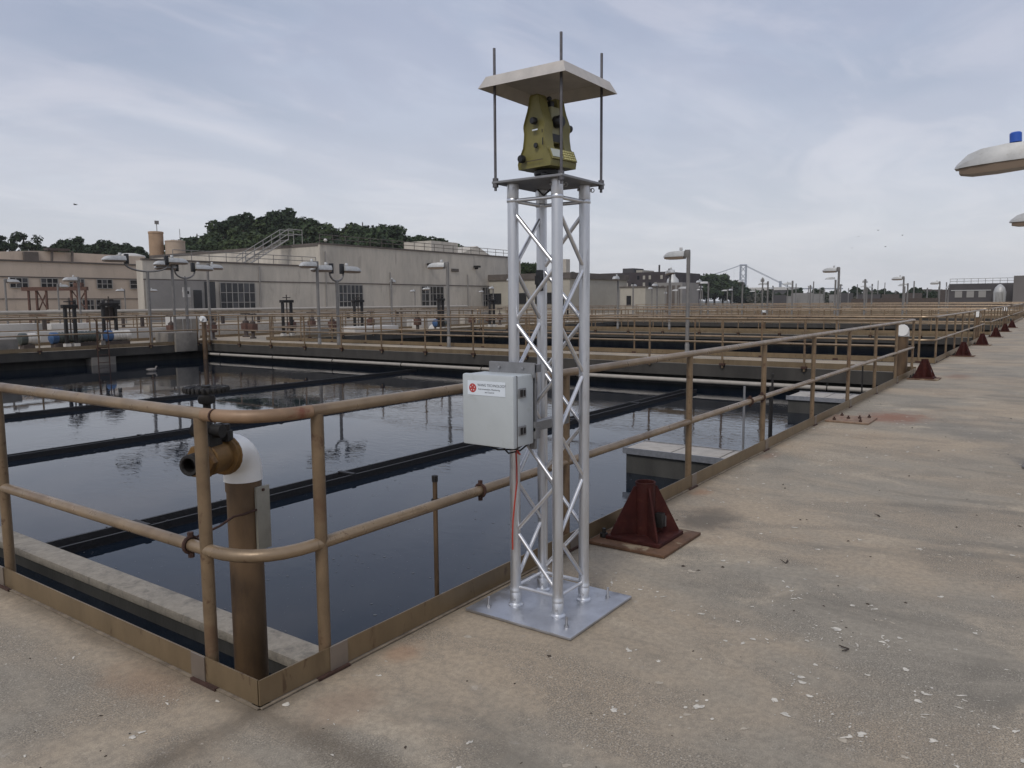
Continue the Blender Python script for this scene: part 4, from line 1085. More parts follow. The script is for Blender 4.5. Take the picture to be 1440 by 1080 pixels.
vx = [(18.6, 25.6), (19.4, 27.2), (21.6, 26.8), (22.8, 25.4), (23.6, 27.8), (27.2, 27.4), (28.2, 25.0), (31.8, 26.6), (33.0, 25.2), (36.2, 26.4), (38.4, 27.2), (41.0, 25.6), (16.0, 27.4), (17.2, 26.4), (43.0, 27.0), (46.2, 25.4)]
wh = ['first', 'second', 'third', 'fourth', 'fifth', 'sixth', 'seventh', 'eighth', 'ninth', 'tenth', 'eleventh', 'twelfth', 'thirteenth', 'fourteenth', 'fifteenth', 'sixteenth']
for i, (x, y) in enumerate(sorted(vx)):
    gatevalve(x, y, f'small rusty wheel valve on the far walkway, {wh[i]} from the left', rr.uniform(.8, 1.1))
# low pale channel walls, tables and cabinets seen between the rails
lows = [(9.2, 16.8, 28.6, 29.0, .5, M_WHITE, 'long pale low channel wall behind the motors at left'), (17.6, 24.5, 29.2, 29.7, .55, M_PLANK, 'long pale low channel wall behind the left window valves'),
        (24.0, 27.0, 25.2, 26.2, .32, M_WHITE, 'pale flat hatch cover before the second barred window'), (25.8, 37.5, 29.8, 30.3, .6, M_PLANK, 'long pale low channel wall behind the third window valves'),
        (20.6, 21.9, 24.6, 25.3, .42, M_CONC, 'squat grey concrete plinth left of the second barred window'), (31.0, 33.2, 27.6, 28.4, .5, M_WHITE, 'white cabinet row before the fourth barred window'),
        (37.8, 39.2, 28.6, 29.6, .8, M_CONC, 'grey concrete plinth beside the tower, half hidden'), (10.0, 12.6, 30.8, 31.6, .75, M_WHITE, 'white low cabinet far left behind the motors'),
        (13.2, 15.6, 31.5, 32.2, .7, M_WHITE, 'second white low cabinet behind the motors'), (39.5, 48, 31.0, 31.5, .6, M_PLANK, 'pale low channel wall right of the tower')]
for (x0, x1, y0, y1, h, m, lab) in lows: block(x0, x1, y0, y1, .002, h, lab, m, 'low wall' if 'wall' in lab else 'cabinet', 'low_wall' if 'wall' in lab else 'cabinet', bev=.015)
# white cubicle with small panel (left of the doorway)
t = thing('white_cubicle', (17.0, 28.2, 0), 'white equipment cubicle before the bluish wall at left', 'cubicle')
MB().box(-.6, .6, -.3, .3, .003, .95, bev=.02).build('case', M_WHITE, t)
for k in range(3): MB().box(-.52 + k * .37, -.2 + k * .37, -.318, -.302, .3, .85).build('door', M_CONC, t)
o = MB().box(16.3, 16.62, 26.9, 26.94, 1.75, 2.15).build('sign_board', M_WHITE)
MB().box(16.37, 16.55, 26.887, 26.899, 1.88, 2.0).build('sign_mark', M_IRON, o)
MB().tube((16.46, 26.98, -1.75 + 1.76), (16.46, 26.98, 2.6), .03, 8).build('sign_post', M_POLE, o)
tag(o, 'small white sign with dark mark on a thin post, left of the dark doorways', 'sign')
# long straight railings farther back
def rail_line(x0, x1, y, label, step=1.85, m=M_RAIL):
    t = thing('railing', (x0, y, 0), label, 'railing', 'far straight railings')
    for z, nm in ((1.05, 'top_rail'), (.55, 'mid_rail')): MB().tube((0, 0, z), (x1 - x0, 0, z), .026, 6).build(nm, m, t)
    MB().box(0, x1 - x0, -.01, .0, .01, .12).build('toe_board', M_TOE, t)
    p0 = None
    for k in range(int((x1 - x0) / step) + 1):
        if p0 is None: p0 = MB().tube((0, 0, .003), (0, 0, 1.03), .026, 6).build('post', M_RAILP, t)
        else: inst(p0, t, (k * step, 0, 0))
rail_line(7.5, 60, 28.0, 'brown railing behind the motors along the far walkway')
rail_line(11, 70, 33.5, 'second brown railing farther back toward the concrete building')
rail_line(16, 75, 44.0, 'distant brown railing close to the concrete building')
def rail_line_y(x, y0, y1, label):
    t = thing('railing', (x, y0, 0), label, 'railing', 'far cross railings')
    for z, nm in ((1.05, 'top_rail'), (.55, 'mid_rail')): MB().tube((0, 0, z), (0, y1 - y0, z), .028, 6).build(nm, M_RAIL, t)
    MB().box(-.01, .0, 0, y1 - y0, .01, .12).build('toe_board', M_TOE, t)
    p0 = None
    for k in range(int((y1 - y0) / 1.9) + 1):
        if p0 is None: p0 = MB().tube((0, 0, .003), (0, 0, 1.03), .028, 6).build('post', M_RAILP, t)
        else: inst(p0, t, (0, k * 1.9, 0))
rail_line_y(83.6, .0, 40, 'farthest brown cross railing before the skyline')
rail_line_y(92, -2, 40, 'thin cross railing in front of the charcoal building')
# pipes on the far deck
for (x0, x1, y, z, r_, lab) in ((8, 40, 30.6, .95, .07, 'long pale pipe on stands behind the far walkway'), (10, 46, 36.0, 1.15, .09, 'higher pale pipe running before the concrete building')):
    t = thing('pipe_run', (x0, y, z), lab, 'pipe')
    MB().tube((0, 0, 0), (x1 - x0, 0, 0), r_, 10).build('pipe', M_LPIPE, t)
    for k in range(int((x1 - x0) / 4)): MB().box(k * 4 + .5, k * 4 + .62, -.06, .06, -z + .003, -r_ + .005).build('stand', M_BROWNM, t)
# rust red gantry at far left
t = thing('gantry', (25.2, 63.0, 0), 'rust red steel gantry before the beige building at far left', 'gantry')
dx, dy = 2.9, -3.9
ln = math.hypot(dx, dy); az = math.atan2(dy, dx); t.rotation_euler = (0, 0, az)
MB().box(-.1, ln, -.15, .15, 2.6, 2.88).build('beam', M_REDFR, t)
for x in (.35, .95, 1.7, 3.6, 4.1, 4.7): MB().box(x - .06, x + .06, -.08, .08, .003, 2.598).build('post', M_REDFR, t)
for (a, c) in ((.95, 1.7), (1.7, .95), (3.6, 4.7), (4.7, 3.6)): MB().tube((a, .1, 1.0), (c, .1, 2.6), .05, 6).build('brace', M_REDFR, t)
MB().box(.5, 1.9, -.3, .3, .3, 1.0).build('trolley', M_REDFR, t)
MB().box(3.9, 4.5, -.2, .2, 2.885, 3.2).build('hoist_motor', M_REDFR, t)
MB().box(1.9, 4.2, -.5, .3, .5, 1.15, bev=.05).build('hopper', M_CREAM, t)

# ------------------------------------------------------------------ buildings
M_GLASS2 = mat('painted_reflection_glass', (0.055, 0.056, 0.06), 0.25)  # paler colour stands in for reflections on some panes
PALE = {}
def pane_pale(me):
    if me.name not in PALE:
        c = me.copy(); c.materials.clear(); c.materials.append(M_GLASS2); PALE[me.name] = c
    return PALE[me.name]
def window(par, x0, x1, z0, z1, y, nx, nz, face='y'):
    """recessed window in a wall facing -Y"""
    w_ = MB().box(x0, x1, y - .03, y - .001, z0, z1).build('window', M_TRIM, par, True)
    fx, fz = (x1 - x0) / nx, (z1 - z0) / nz
    pan = None
    for i in range(nx):
        for j in range(nz):
            c = (x0 + fx * i, z0 + fz * j)
            o = MB().box(.05, fx - .05, -.045, -.031, .05, fz - .05)
            if pan is None: pan = o.build('pane', M_GLASS, w_); q = pan
            else: q = inst(pan, w_)
            if (i * 7 + j * 5 + int(x0)) % 6 == 0:
                q.data = q.data if q is pan else pane_pale(q.data)
            q.location = (c[0] - par.location.x, y - par.location.y, c[1])
    f = MB()
    for i in range(nx + 1): f.box(x0 + fx * i - .035, x0 + fx * i + .035, y - .075, y - .046, z0, z1)
    for j in range(nz + 1): f.box(x0, x1, y - .072, y - .0465, z0 + fz * j - .03, z0 + fz * j + .03)
    f.build('mullions', M_MULL, w_, True)
    w_.location = (0, 0, 0)
    return w_
gb = thing('concrete_building', (33.1, 60, 0), 'long windowed grey concrete building with a taller block at right and roof stairs', 'building')
MB().box(33.1, 46, 60, 61, 0, 5.15).build('low_wall', M_WALLG, gb, True)
MB().box(46.003, 52, 60, 82, 0, 5.15).build('low_wall', M_WALLG, gb, True)
MB().box(52, 88, 60.02, 92, 0, 7.5).build('tall_wall', M_WALLG, gb, True)
MB().box(33.05, 52, 59.93, 60.2, 5.151, 5.30).build('parapet', M_TRIM, gb, True)
MB().box(51.95, 88.05, 59.94, 60.25, 7.501, 7.66).build('parapet', M_TRIM, gb, True)
MB().box(51.93, 51.998, 60.3, 92, 7.35, 7.65).build('parapet', M_TRIM, gb, True)
MB().box(33.1, 88, 59.96, 59.999, 3.52, 3.62).build('string_course', M_TRIM, gb, True)
MB().box(33.2, 38.6, 59.4, 59.93, 0, 3.5).build('side_panel', M_WALLD, gb, True)
for (a, c) in ((40.2, 43.9), (54.3, 57.7), (67.2, 71.2), (79.0, 82.6)): window(gb, a, c, .75, 3.4, 59.96, 6, 3)
for (a, c, z1) in ((37.2, 37.95, 2.7), (38.3, 39.3, 3.45)): MB().box(a, c, 59.3, 59.399 if a < 38 else 59.95, 0.02, z1).build('doorway', M_GLASS, gb, True)
for x, z in ((44.5, 5.0), (52.6, 6.8), (62, 4.9), (76, 5.0)): MB().tube((x, 59.93, 0), (x, 59.93, z), .06, 8).build('downpipe', M_WALLD, gb, True)
for x in (68.5, 77.5): 
    b = MB().box(x - .3, x + .3, 59.2, 59.9, 5.9, 6.15); b.box(x - .04, x + .04, 59.4, 59.95, 5.7, 5.95); b.build('flood_lamp', M_IRON, gb, True)
MB().box(72.8, 74.2, 59.9, 59.99, 5.3, 5.65).build('vent_grille', M_TRIM, gb, True)
for k, (x0, x1, z) in enumerate(((36, 51.6, 5.30), (52.2, 87.8, 7.66))):
    t_ = MB()
    n = int((x1 - x0) / 1.7)
    for q in range(n + 1): t_.tube((x0 + q * (x1 - x0) / n, 60.25, z - .3), (x0 + q * (x1 - x0) / n, 60.25, z + .85), .035, 5)
    for h in (.45, .85): t_.tube((x0, 60.25, z + h), (x1, 60.25, z + h), .035, 5)
    t_.build('roof_railing', M_TRIM if k else M_POLE, gb, True)
b = MB()
for yy in (64.4, 65.8):
    b.tube((46.2, yy, 5.2), (51.6, yy, 8.2), .07, 6)
    for h in (.55, 1.05): b.tube((46.2, yy, 5.2 + h), (51.6, yy, 8.2 + h), .045, 5)
    for q in range(6): b.tube((46.2 + q * 1.08, yy, 5.2 + q * .6), (46.2 + q * 1.08, yy, 6.25 + q * .6), .04, 5)
    for h in (.55, 1.05): b.tube((51.6, yy, 8.2 + h), (53.4, yy, 8.2 + h), .045, 5)
    b.tube((53.4, yy, 7.5), (53.4, yy, 9.25), .04, 5)
b.build('stair_rail', M_MULL, gb, True)
for q in range(15):
    MB().box(46.3 + q * .36, 46.62 + q * .36, 64.48, 65.72, 5.28 + q * .2, 5.33 + q * .2).build('stair_tread', M_POLE, gb, True)
MB().box(76, 81.5, 66, 71, 7.5, 9.6).build('penthouse', M_WALLG, gb, True)
MB().prism([(82.5, 7.5), (89, 7.5), (89, 8.2), (85.8, 9.4), (82.5, 8.3)], 66, 80, 'y').build('gable_roof', M_WALLG, gb, True)
MB().box(68, 75.9, 63, 66, 7.5, 7.9).build('roof_edge', M_WHITE, gb, True)
MB().lathe([(.12, 0), (.2, .12), (.12, .28), (.02, .32)], (52.4, 59.6, 7.75), 12).build('ball_light', M_WHITE, gb, True)
# beige building at left
bb_ = thing('beige_building', (20, 75, 0), 'long beige two storey building with set back upper floor at left', 'building')
MB().box(12, 40.9, 75, 95, 0, 5.45).build('wall', M_WALLB, bb_, True)
MB().box(11.95, 40.95, 74.9, 75.3, 5.451, 5.6).build('parapet', M_TRIM, bb_, True)
MB().prism([(12, 5.4), (44, 5.4), (44, 6.65), (33, 6.75), (29, 6.45), (12, 6.2)], 79, 95, 'y').build('upper_storey', M_WALLB, bb_, True)
MB().box(31.9, 33.2, 78.7, 78.98, 5.5, 6.6).build('pilaster', M_TRIM, bb_, True)
for x in (34.3, 36.2): MB().tube((x, 78.6, 5.5), (x + .1, 78.6, 6.85), .12, 6).build('vent_pipe', M_TRIM, bb_, True)
MB().box(33.9, 36.0, 78.4, 79.2, 6.82, 7.05).build('roof_vent', M_BROWNM, bb_, True)
MB().lathe([(1.6, 0), (1.5, .2), (.6, .42)], (44.0, 82, 6.7), 14).build('dome_skylight', M_WHITE, bb_, True)
MB().box(12, 40.9, 74.95, 74.999, 4.02, 4.12).build('lintel_band', M_TRIM, bb_, True)
MB().box(12, 40.9, 74.95, 74.999, 2.05, 2.12).build('lintel_band', M_TRIM, bb_, True)
for (a, c, nx) in ((25.2, 27.2, 3), (29.0, 30.5, 3), (31.6, 33.1, 3), (34.1, 35.5, 4), (36.7, 38.2, 3), (40.0, 40.8, 1)): window(bb_, a, c, 3.1, 3.98, 74.95, nx, 2)
for (a, c, nx) in ((33.9, 35.0, 3), (35.2, 36.3, 3), (36.5, 37.4, 2), (37.5, 38.9, 1)): window(bb_, a, c, .95, 1.98, 74.95, nx, 2)
sl_ = thing('silo', (59.75, 103.8, 0), 'narrow rust stained tan silo with antenna, the taller of two', 'silo')
MB().lathe([(.98, 0), (.98, 11.5), (1.03, 11.55), (1.03, 11.8), (.9, 11.85)], n=28).build('shell', M_TAN, sl_)
MB().tube((.2, 0, 11.8), (.2, 0, 13.3), .05, 6).build('antenna', M_POLE, sl_)
MB().box(-.05, .5, -.1, .1, 12.9, 13.4).build('antenna_panel', M_POLE, sl_)
sl_ = thing('silo', (61.3, 101.6, 0), 'wide pale tan silo with flat top, the shorter of two', 'silo')
MB().lathe([(1.33, 0), (1.33, 10.3), (1.38, 10.33), (1.38, 10.5), (1.2, 10.55)], n=28).build('shell', M_TAN2, sl_)
MB().tube((.5, -.5, 10.5), (.5, -.5, 12.2), .04, 6).build('antenna', M_POLE, sl_)
# buildings right of the tower
cb = thing('cream_warehouse', (80, 46, 0), 'low cream warehouse with dark roof band right behind the tower', 'building')
MB().box(80.6, 96, 47.5, 64, 0, 4.3).build('wall', M_CREAM, cb, True)
MB().box(80.4, 96.2, 47.3, 64.2, 4.301, 5.05).build('roof_band', M_TRIM, cb, True)
MB().box(88.6, 89.6, 52.9, 53.9, 5.051, 7.2).build('stair_tower', M_WALLG, cb, True)
for k in range(3): MB().box(80.5, 80.59, 50 + k * 4, 52.6 + k * 4, 1.2, 2.6).build('window', M_GLASS, cb, True)
wb = thing('cream_pump_house', (84.5, 40, 0), 'small cream pump house with a single door before the dark brick block', 'building')
MB().box(84.2, 90, 39.0, 42.4, 0, 3.1).build('wall', M_CREAM, wb, True)
MB().box(84.1, 90.1, 38.9, 42.5, 3.101, 3.25).build('roof', M_TRIM, wb, True)
MB().box(84.13, 84.199, 40.9, 41.5, .9, 2.1).build('door', M_GLASS, wb, True)
db = thing('dark_brick_block', (180, 88, 0), 'dark brick apartment block with rooftop boxes beyond the pump house', 'building')
MB().box(178, 200, 78.5, 97, 0, 8.7).build('wall', M_BRICKF, db, True)
MB().box(180, 186, 88.5, 91.6, 8.701, 9.9).build('penthouse', M_DARKB, db, True)
MB().box(179, 186, 85.5, 87.2, 8.701, 9.3).build('roof_box', M_CREAM, db, True)
MB().tube((182, 82.2, 8.7), (182, 82.2, 10.6), .25, 6).build('chimney', M_DARKB, db, True)
for k in range(11):
    for j in range(3):
        if (k * 3 + j) % 4 == 1: continue
        MB().box(177.9, 177.99, 79.4 + k * 1.6, 80.0 + k * 1.6, 3.4 + j * 1.75, 4.35 + j * 1.75).build('window', M_CREAM if (k + j) % 3 else M_GLASS, db, True)
tb = thing('grey_tank_house', (100, 41, 0), 'narrow grey louvred plant house with white tank tops right of the pump house', 'building')
MB().box(100, 106, 41.0, 45.4, 0, 4.0).build('wall', M_WALLD, tb, True)
for k in range(5): MB().box(99.93, 99.995, 41.3 + k * .8, 41.7 + k * .8, .3, 3.6).build('louvre', M_TRIM, tb, True)
MB().lathe([(.9, 4.0), (.8, 4.5), (.4, 4.9), (.3, 5.3)], (102, 43.3, 0), 14).build('tank_top', M_LAMP, tb, True)
cbx = thing('charcoal_building', (125, 7, 0), 'charcoal low building with roof railing and pale arched tank at right', 'building')
MB().box(125.6, 134, 2.2, 11.2, .003, 3.55).build('wall', M_DARKB, cbx, True)
b = MB()
for q in range(11): b.tube((125.7, 2.4 + q * .87, 3.55), (125.7, 2.4 + q * .87, 4.25), .03, 5)
for h in (.35, .7): b.tube((125.7, 2.4, 3.55 + h), (125.7, 11.1, 3.55 + h), .03, 5)
b.build('roof_railing', M_POLE, cbx, True)
for k in range(3): MB().box(125.52, 125.59, 6.6 + k * 1.45, 7.5 + k * 1.45, 1.6, 2.5).build('window', M_MULL, cbx, True)
MB().box(125.5, 125.59, 6.0, 10.9, 2.55, 2.66).build('pipe_rail', M_LAMP, cbx, True)
at_ = MB().lathe([(.75, .9), (.78, 2.3), (.6, 2.9), (.25, 3.3), (.03, 3.4)], (124.4, 4.9, 0), 16).build('arched_tank', M_LAMP, cbx, True)
for k in range(6): MB().tube((124.4 + .8 * math.cos(R(150 + k * 12)), 4.9 + .8 * math.sin(R(150 + k * 12)), .9), (124.4 + .8 * math.cos(R(150 + k * 12)), 4.9 + .8 * math.sin(R(150 + k * 12)), 2.3), .03, 5).build('tank_rib', M_POLE, at_, True)
o = MB().box(118.4, 124, -6, 3.1, .003, 4.35).build('grey_block_building', mat('grey_cladding', (0.13, 0.12, 0.115), .85, var=.1, vscale=.4)); tag(o, 'plain windowless grey box building at the right edge', 'building')
o = MB().box(110, 110.5, 10.4, 21, .003, 1.55).build('low_boundary_wall', M_BROWNM); tag(o, 'low brown wall below the skyline left of the charcoal building', 'wall')
wr = thing('white_roofed_shed', (400, 118, 0), 'long dark shed with white roof near the bridge tower', 'shed')
MB().box(402, 425, 112, 126, 0, 6.5).build('wall', M_DARKB, wr, True)
MB().box(401.5, 425.5, 111.5, 134, 6.501, 8.0).build('roof', M_WHITE, wr, True)
# skyline odds and ends: small far houses and masts
rr = random.Random(31)
for k in range(16):
    d = rr.uniform(180, 380); a = YAW - math.atan((1095 + k * 15.5 - 720) / F_PX)
    x, y = -1.6 + d * math.cos(a) , -2.27 + d * math.sin(a)
    wd = rr.uniform(2.5, 6)
    o = MB().box(-3, 3, -wd / 2, wd / 2, -.3, 1.4 + d * rr.uniform(.003, .011)).build('far_house', rr.choice((M_DARKB, M_WALLD, M_BROWNM, M_CONC))); o.location = (x, y, 0); o.rotation_euler = (0, 0, a)
    tag(o, 'tiny far building in the low skyline right of the bridge', 'building', 'tiny skyline buildings')
for k in range(18):
    d = rr.uniform(140, 260); a = YAW - math.atan((1090 + k * 14 + rr.uniform(-5, 5) - 720) / F_PX)
    o = MB().tube((0, 0, -.3), (0, 0, 1.45 + d * rr.uniform(.010, .022)), .11, 5).build('far_mast', M_POLE); o.location = (-1.6 + d * math.cos(a), -2.27 + d * math.sin(a), 0)
    tag(o, 'thin far mast rising from the low skyline right of the bridge', 'mast', 'thin skyline masts')

# ------------------------------------------------------------------ suspension bridge
br = thing('suspension_bridge', (2294, 782, 0), 'hazy blue grey suspension bridge tower with cables on the horizon', 'bridge')
ax = Vector((-.0, 0, 0))
dirb = Vector((rt.x, rt.y, 0)).normalized()        # the span runs across the view
nb = Vector((-dirb.y, dirb.x, 0))
c0 = Vector((2294, 782, 0))
def bar(p, q, w_, m, nm, par):
    return MB().path([p, q], w_, 4).build(nm, m, par, True, angle=0)
tw = []
for s_ in (-1, 1):
    p = c0 + dirb * (s_ * 8.2); MB().box(p.x - 2.3, p.x + 2.3, p.y - 2.3, p.y + 2.3, -1, 108).build('tower_leg', M_BRIDGE, br, True)
for z in (106, 62, 18):
    a, c = c0 + dirb * -8.2 + Vector((0, 0, z)), c0 + dirb * 8.2 + Vector((0, 0, z)); bar(a, c, 2.6 if z > 100 else 1.6, M_BRIDGE, 'portal_beam', br)
for z in (20, 41, 63, 84):
    for s_ in (-1, 1): bar(c0 + dirb * (-8.2 * s_) + Vector((0, 0, z)), c0 + dirb * (8.2 * s_) + Vector((0, 0, z + 20)), 1.0, M_BRIDGE, 'cross_brace', br)
bar(c0 + dirb * -420 + Vector((0, 0, 38)), c0 + dirb * 300 + Vector((0, 0, 34)), 1.8, M_BRIDGE, 'deck_girder', br)
for off in (0, 14):
    n_ = nb * off
    bar(c0 + n_ + dirb * 4 + Vector((0, 0, 107)), c0 + n_ + dirb * 155 + Vector((0, 0, 33)), .75, M_BRIDGE, 'side_cable', br)
    pts = []
    for k in range(15):
        u = k / 14 * 330; pts.append(c0 + n_ - dirb * (4 + u) + Vector((0, 0, 107 - 74 * (1 - (1 - u / 400) ** 2))))
    MB().path(pts, .75, 4).build('main_cable', M_BRIDGE, br, True)
for k in range(1, 14):
    u = k / 14 * 330; p = c0 - dirb * (4 + u); z = 107 - 74 * (1 - (1 - u / 400) ** 2)
    if z > 40: bar(p + Vector((0, 0, 38)), p + Vector((0, 0, z)), .18, M_BRIDGE, 'hanger', br)
pc = c0 + dirb * 112
MB().box(pc.x - 3, pc.x + 3, pc.y - 3, pc.y + 3, -1, 58).build('anchor_pier', M_BRIDGE, br, True)

# ------------------------------------------------------------------ trees
def crown_mesh(seed, m, nclump, nleaf, leaf, airy=0.0):
    """leaf faces clumped through a crown of unit radius, centre at the origin"""
    rr = random.Random(seed); b = MB()
    for c in range(nclump):
        th, ph = rr.uniform(0, 6.283), math.acos(rr.uniform(-.75, 1))
        d = rr.uniform(.35, .82) if c else 0
        cx, cy, cz = d * math.sin(ph) * math.cos(th), d * math.sin(ph) * math.sin(th), d * math.cos(ph) * .9
        cr = rr.uniform(.20, .42) * (1 - airy * .35)
        for k in range(nleaf):
            v = Vector((rr.gauss(0, 1), rr.gauss(0, 1), rr.gauss(0, 1))).normalized() * cr * rr.random() ** .35
            p = Vector((cx, cy, cz)) + Vector((v.x, v.y, v.z * .8))
            n = (v.normalized() + Vector((rr.gauss(0, .5), rr.gauss(0, .5), rr.gauss(0, .5) + .35))).normalized()
            a = n.orthogonal().normalized(); a = Matrix.Rotation(rr.uniform(0, 6.28), 3, n) @ a; q = n.cross(a)
            s = leaf * rr.uniform(.6, 1.3)
            b.add([p - a * s, p - q * s * .6, p + a * s, p + q * s * .6 + n * s * .25], [(0, 1, 2, 3)])
    return b.mesh('crown', m, angle=0)
CROWNS = [crown_mesh(1, M_LEAF[0], 34, 210, .085), crown_mesh(2, M_LEAF[1], 32, 210, .085), crown_mesh(3, M_LEAF[2], 36, 190, .085), crown_mesh(4, M_LEAF[0], 28, 220, .09)]
AIRY = crown_mesh(9, M_LEAF[2], 22, 90, .075, 1.0)
def trunk_mesh(h):
    b = MB().path([(0, 0, 0), (.05, .02, h * .5), (.0, .05, h * .85)], .2, 7, rs=[.30, .2, .1])
    for k in range(5):
        a = R(72 * k + 20); z = h * (.36 + .05 * k)
        b.path([(0, 0, z), (.14 * h * math.cos(a), .14 * h * math.sin(a), z + .16 * h), (.17 * h * math.cos(a), .17 * h * math.sin(a), z + .2 * h)], .1, 5, rs=[.12, .08, .03])
    return b.mesh('trunk', M_TRUNK)
TRUNK = trunk_mesh(10)
def tree(x, y, z0, ztop, rad, ci, label, group, airy=False, rz=0):
    t = thing('tree', (x, y, z0), label, 'tree', group, rz)
    h = ztop - z0
    o = bpy.data.objects.new('trunk', TRUNK); COL.objects.link(o); o.parent = t; o.scale = (h / 10,) * 3
    c = bpy.data.objects.new('crown', AIRY if airy else CROWNS[ci]); COL.objects.link(c); c.parent = t
    cz = h - rad * .95
    c.location = (0, 0, cz * .98); c.scale = (rad, rad, min(rad * 1.05, h * .48))
    c.rotation_euler = (0, 0, rz * 1.7)
    return t
def ray_pt(px_, d):
    a = YAW - math.atan((px_ - 720) / F_PX); k = d / math.cos(math.atan((px_ - 720) / F_PX))
    return -1.6 + k * math.cos(a), -2.27 + k * math.sin(a)
HILLTOP = [(262, 14.0), (285, 17.4), (320, 19.4), (345, 20.4), (372, 19.8), (400, 21.6), (425, 20.2), (445, 19.2), (470, 17.2), (492, 19.2), (515, 18.8), (532, 17.4), (548, 18.6), (567, 17.2), (585, 15.8), (603, 15.5), (622, 14.0), (640, 12.8)]
rr = random.Random(77)
i = 0
def tl(ci, i):
    return ['dark green leafy tree on the hill behind the concrete building', 'brighter green leafy tree on the hill behind the concrete building', 'blackish green tree on the hill behind the concrete building', 'dark round crowned tree on the hill behind the concrete building'][ci]
for (px_, zt) in HILLTOP + [(272, 16.0), (612, 15.2), (632, 13.6)]:
    zt += 1.5
    d = rr.uniform(166, 176); x, y = ray_pt(px_, d); ci = rr.randrange(4)
    tree(x, y, zt - 11, zt, rr.uniform(5.0, 6.4), ci, tl(ci, i), 'trees on the wooded hill', rz=rr.uniform(0, 6)); i += 1
for (px_, zt) in [(268, 11.5), (296, 13.8), (322, 15), (350, 16), (378, 15.4), (408, 16.8), (436, 15.4), (462, 13.8), (488, 15), (514, 15), (540, 14.2), (566, 13.6), (592, 12.4), (616, 11.6), (640, 10.8), (252, 10.5), (606, 13.0)]:
    zt += 1.2
    d = rr.uniform(146, 156); x, y = ray_pt(px_, d); ci = rr.randrange(4)
    tree(x, y, zt - 10.5, zt, rr.uniform(5.0, 6.2), ci, tl(ci, i), 'trees on the wooded hill', rz=rr.uniform(0, 6)); i += 1
for (px_, zt, rad, airy, lab) in [(-4, 14.2, 3.2, False, 'dark tree at the far left edge above the beige roof'), (17, 14.6, 2.6, True, 'thin open tree second from the left above the beige roof'),
        (45, 15.4, 4.0, True, 'spreading open crowned tree above the beige roof at far left'), (72, 12.6, 2.0, False, 'low dark bush topped tree behind the roof vents'), (108, 14.4, 3.4, False, 'round dark tree above the middle of the beige roof'),
        (130, 12.8, 2.4, False, 'low dark tree right of the round one above the beige roof'), (147, 13.5, 3.0, False, 'wide dark tree behind the white dome skylight'),
        (172, 13.3, 2.8, False, 'dark tree left of the tan silos, first of two'), (190, 13.0, 2.8, False, 'dark tree touching the tan silo on its left'), (205, 12.0, 2.4, False, 'low dark tree partly behind the tan silos')]:
    x, y = ray_pt(px_, 150); zt += 1.0; tree(x, y, 4 if rad > 2.5 else 5, zt, rad, 2, lab, 'trees above the beige building', airy, rz=px_)
x, y = ray_pt(742, 130); tree(x, y, 0, 8.4, 2.0, 0, 'small dark tree seen between the tower legs on the left', 'trees seen through the tower')
x, y = ray_pt(806, 180); tree(x, y, 0, 8.8, 3.0, 2, 'dark tree seen between the tower legs on the right', 'trees seen through the tower')
for k in range(11):
    px_ = 935 + k * 11.5; zt = [9.5, 9.0, 9.2, 10.5, 11.0, 10.6, 11.2, 10.6, 9.6, 8.2, 6.6][k]
    x, y = ray_pt(px_, 300 + (k % 3) * 8); tree(x, y, -.3, zt + 2.0, 6.6, (k * 2) % 4, 'dark green tree in the rounded grove left of the bridge tower', 'grove by the bridge', rz=k)
rr = random.Random(13)
for k in range(20):
    px_ = 1082 + k * 13 + rr.uniform(-4, 4); d = rr.uniform(210, 260); x, y = ray_pt(px_, d)
    tree(x, y, -.3, 1.45 + d * rr.uniform(.010, .019), rr.uniform(1.6, 2.6), 2, 'small hazy tree in the low skyline right of the bridge', 'skyline trees', rz=k)
for k in range(4):
    x, y = ray_pt(862 + 12 * k, 205 + k); tree(x, y, 0, 9.2 - (k % 2), 3.0, 2, 'dark tree beside the dark brick block roof', 'trees by the brick block', rz=k * 2)
rr = random.Random(51); b = MB()
for k in range(5200):
    px_ = rr.uniform(1050, 1352); d = rr.uniform(225, 330); x, y = ray_pt(px_, d)
    top = 1.45 + d * (.0085 + .0045 * math.sin(px_ * .13) * math.sin(px_ * .047 + 1) + .002 * math.sin(px_ * .6))
    z = top * rr.random() ** .6; s_ = rr.uniform(.25, .8)
    n_ = Vector((rr.gauss(0, 1), rr.gauss(0, 1), rr.gauss(0, 1) + .6)).normalized(); a_ = n_.orthogonal().normalized(); q_ = n_.cross(a_); p_ = Vector((x, y, z))
    b.add([p_ - a_ * s_, p_ - q_ * s_ * .6, p_ + a_ * s_, p_ + q_ * s_ * .6], [(0, 1, 2, 3)])
o = b.build('treeline', leaf_mat('hazy_scrub_leaves', (0.035, 0.04, 0.028), (0.085, 0.08, 0.065)), angle=0); tag(o, 'far scrubby tree line along the horizon right of the bridge', kind='stuff')
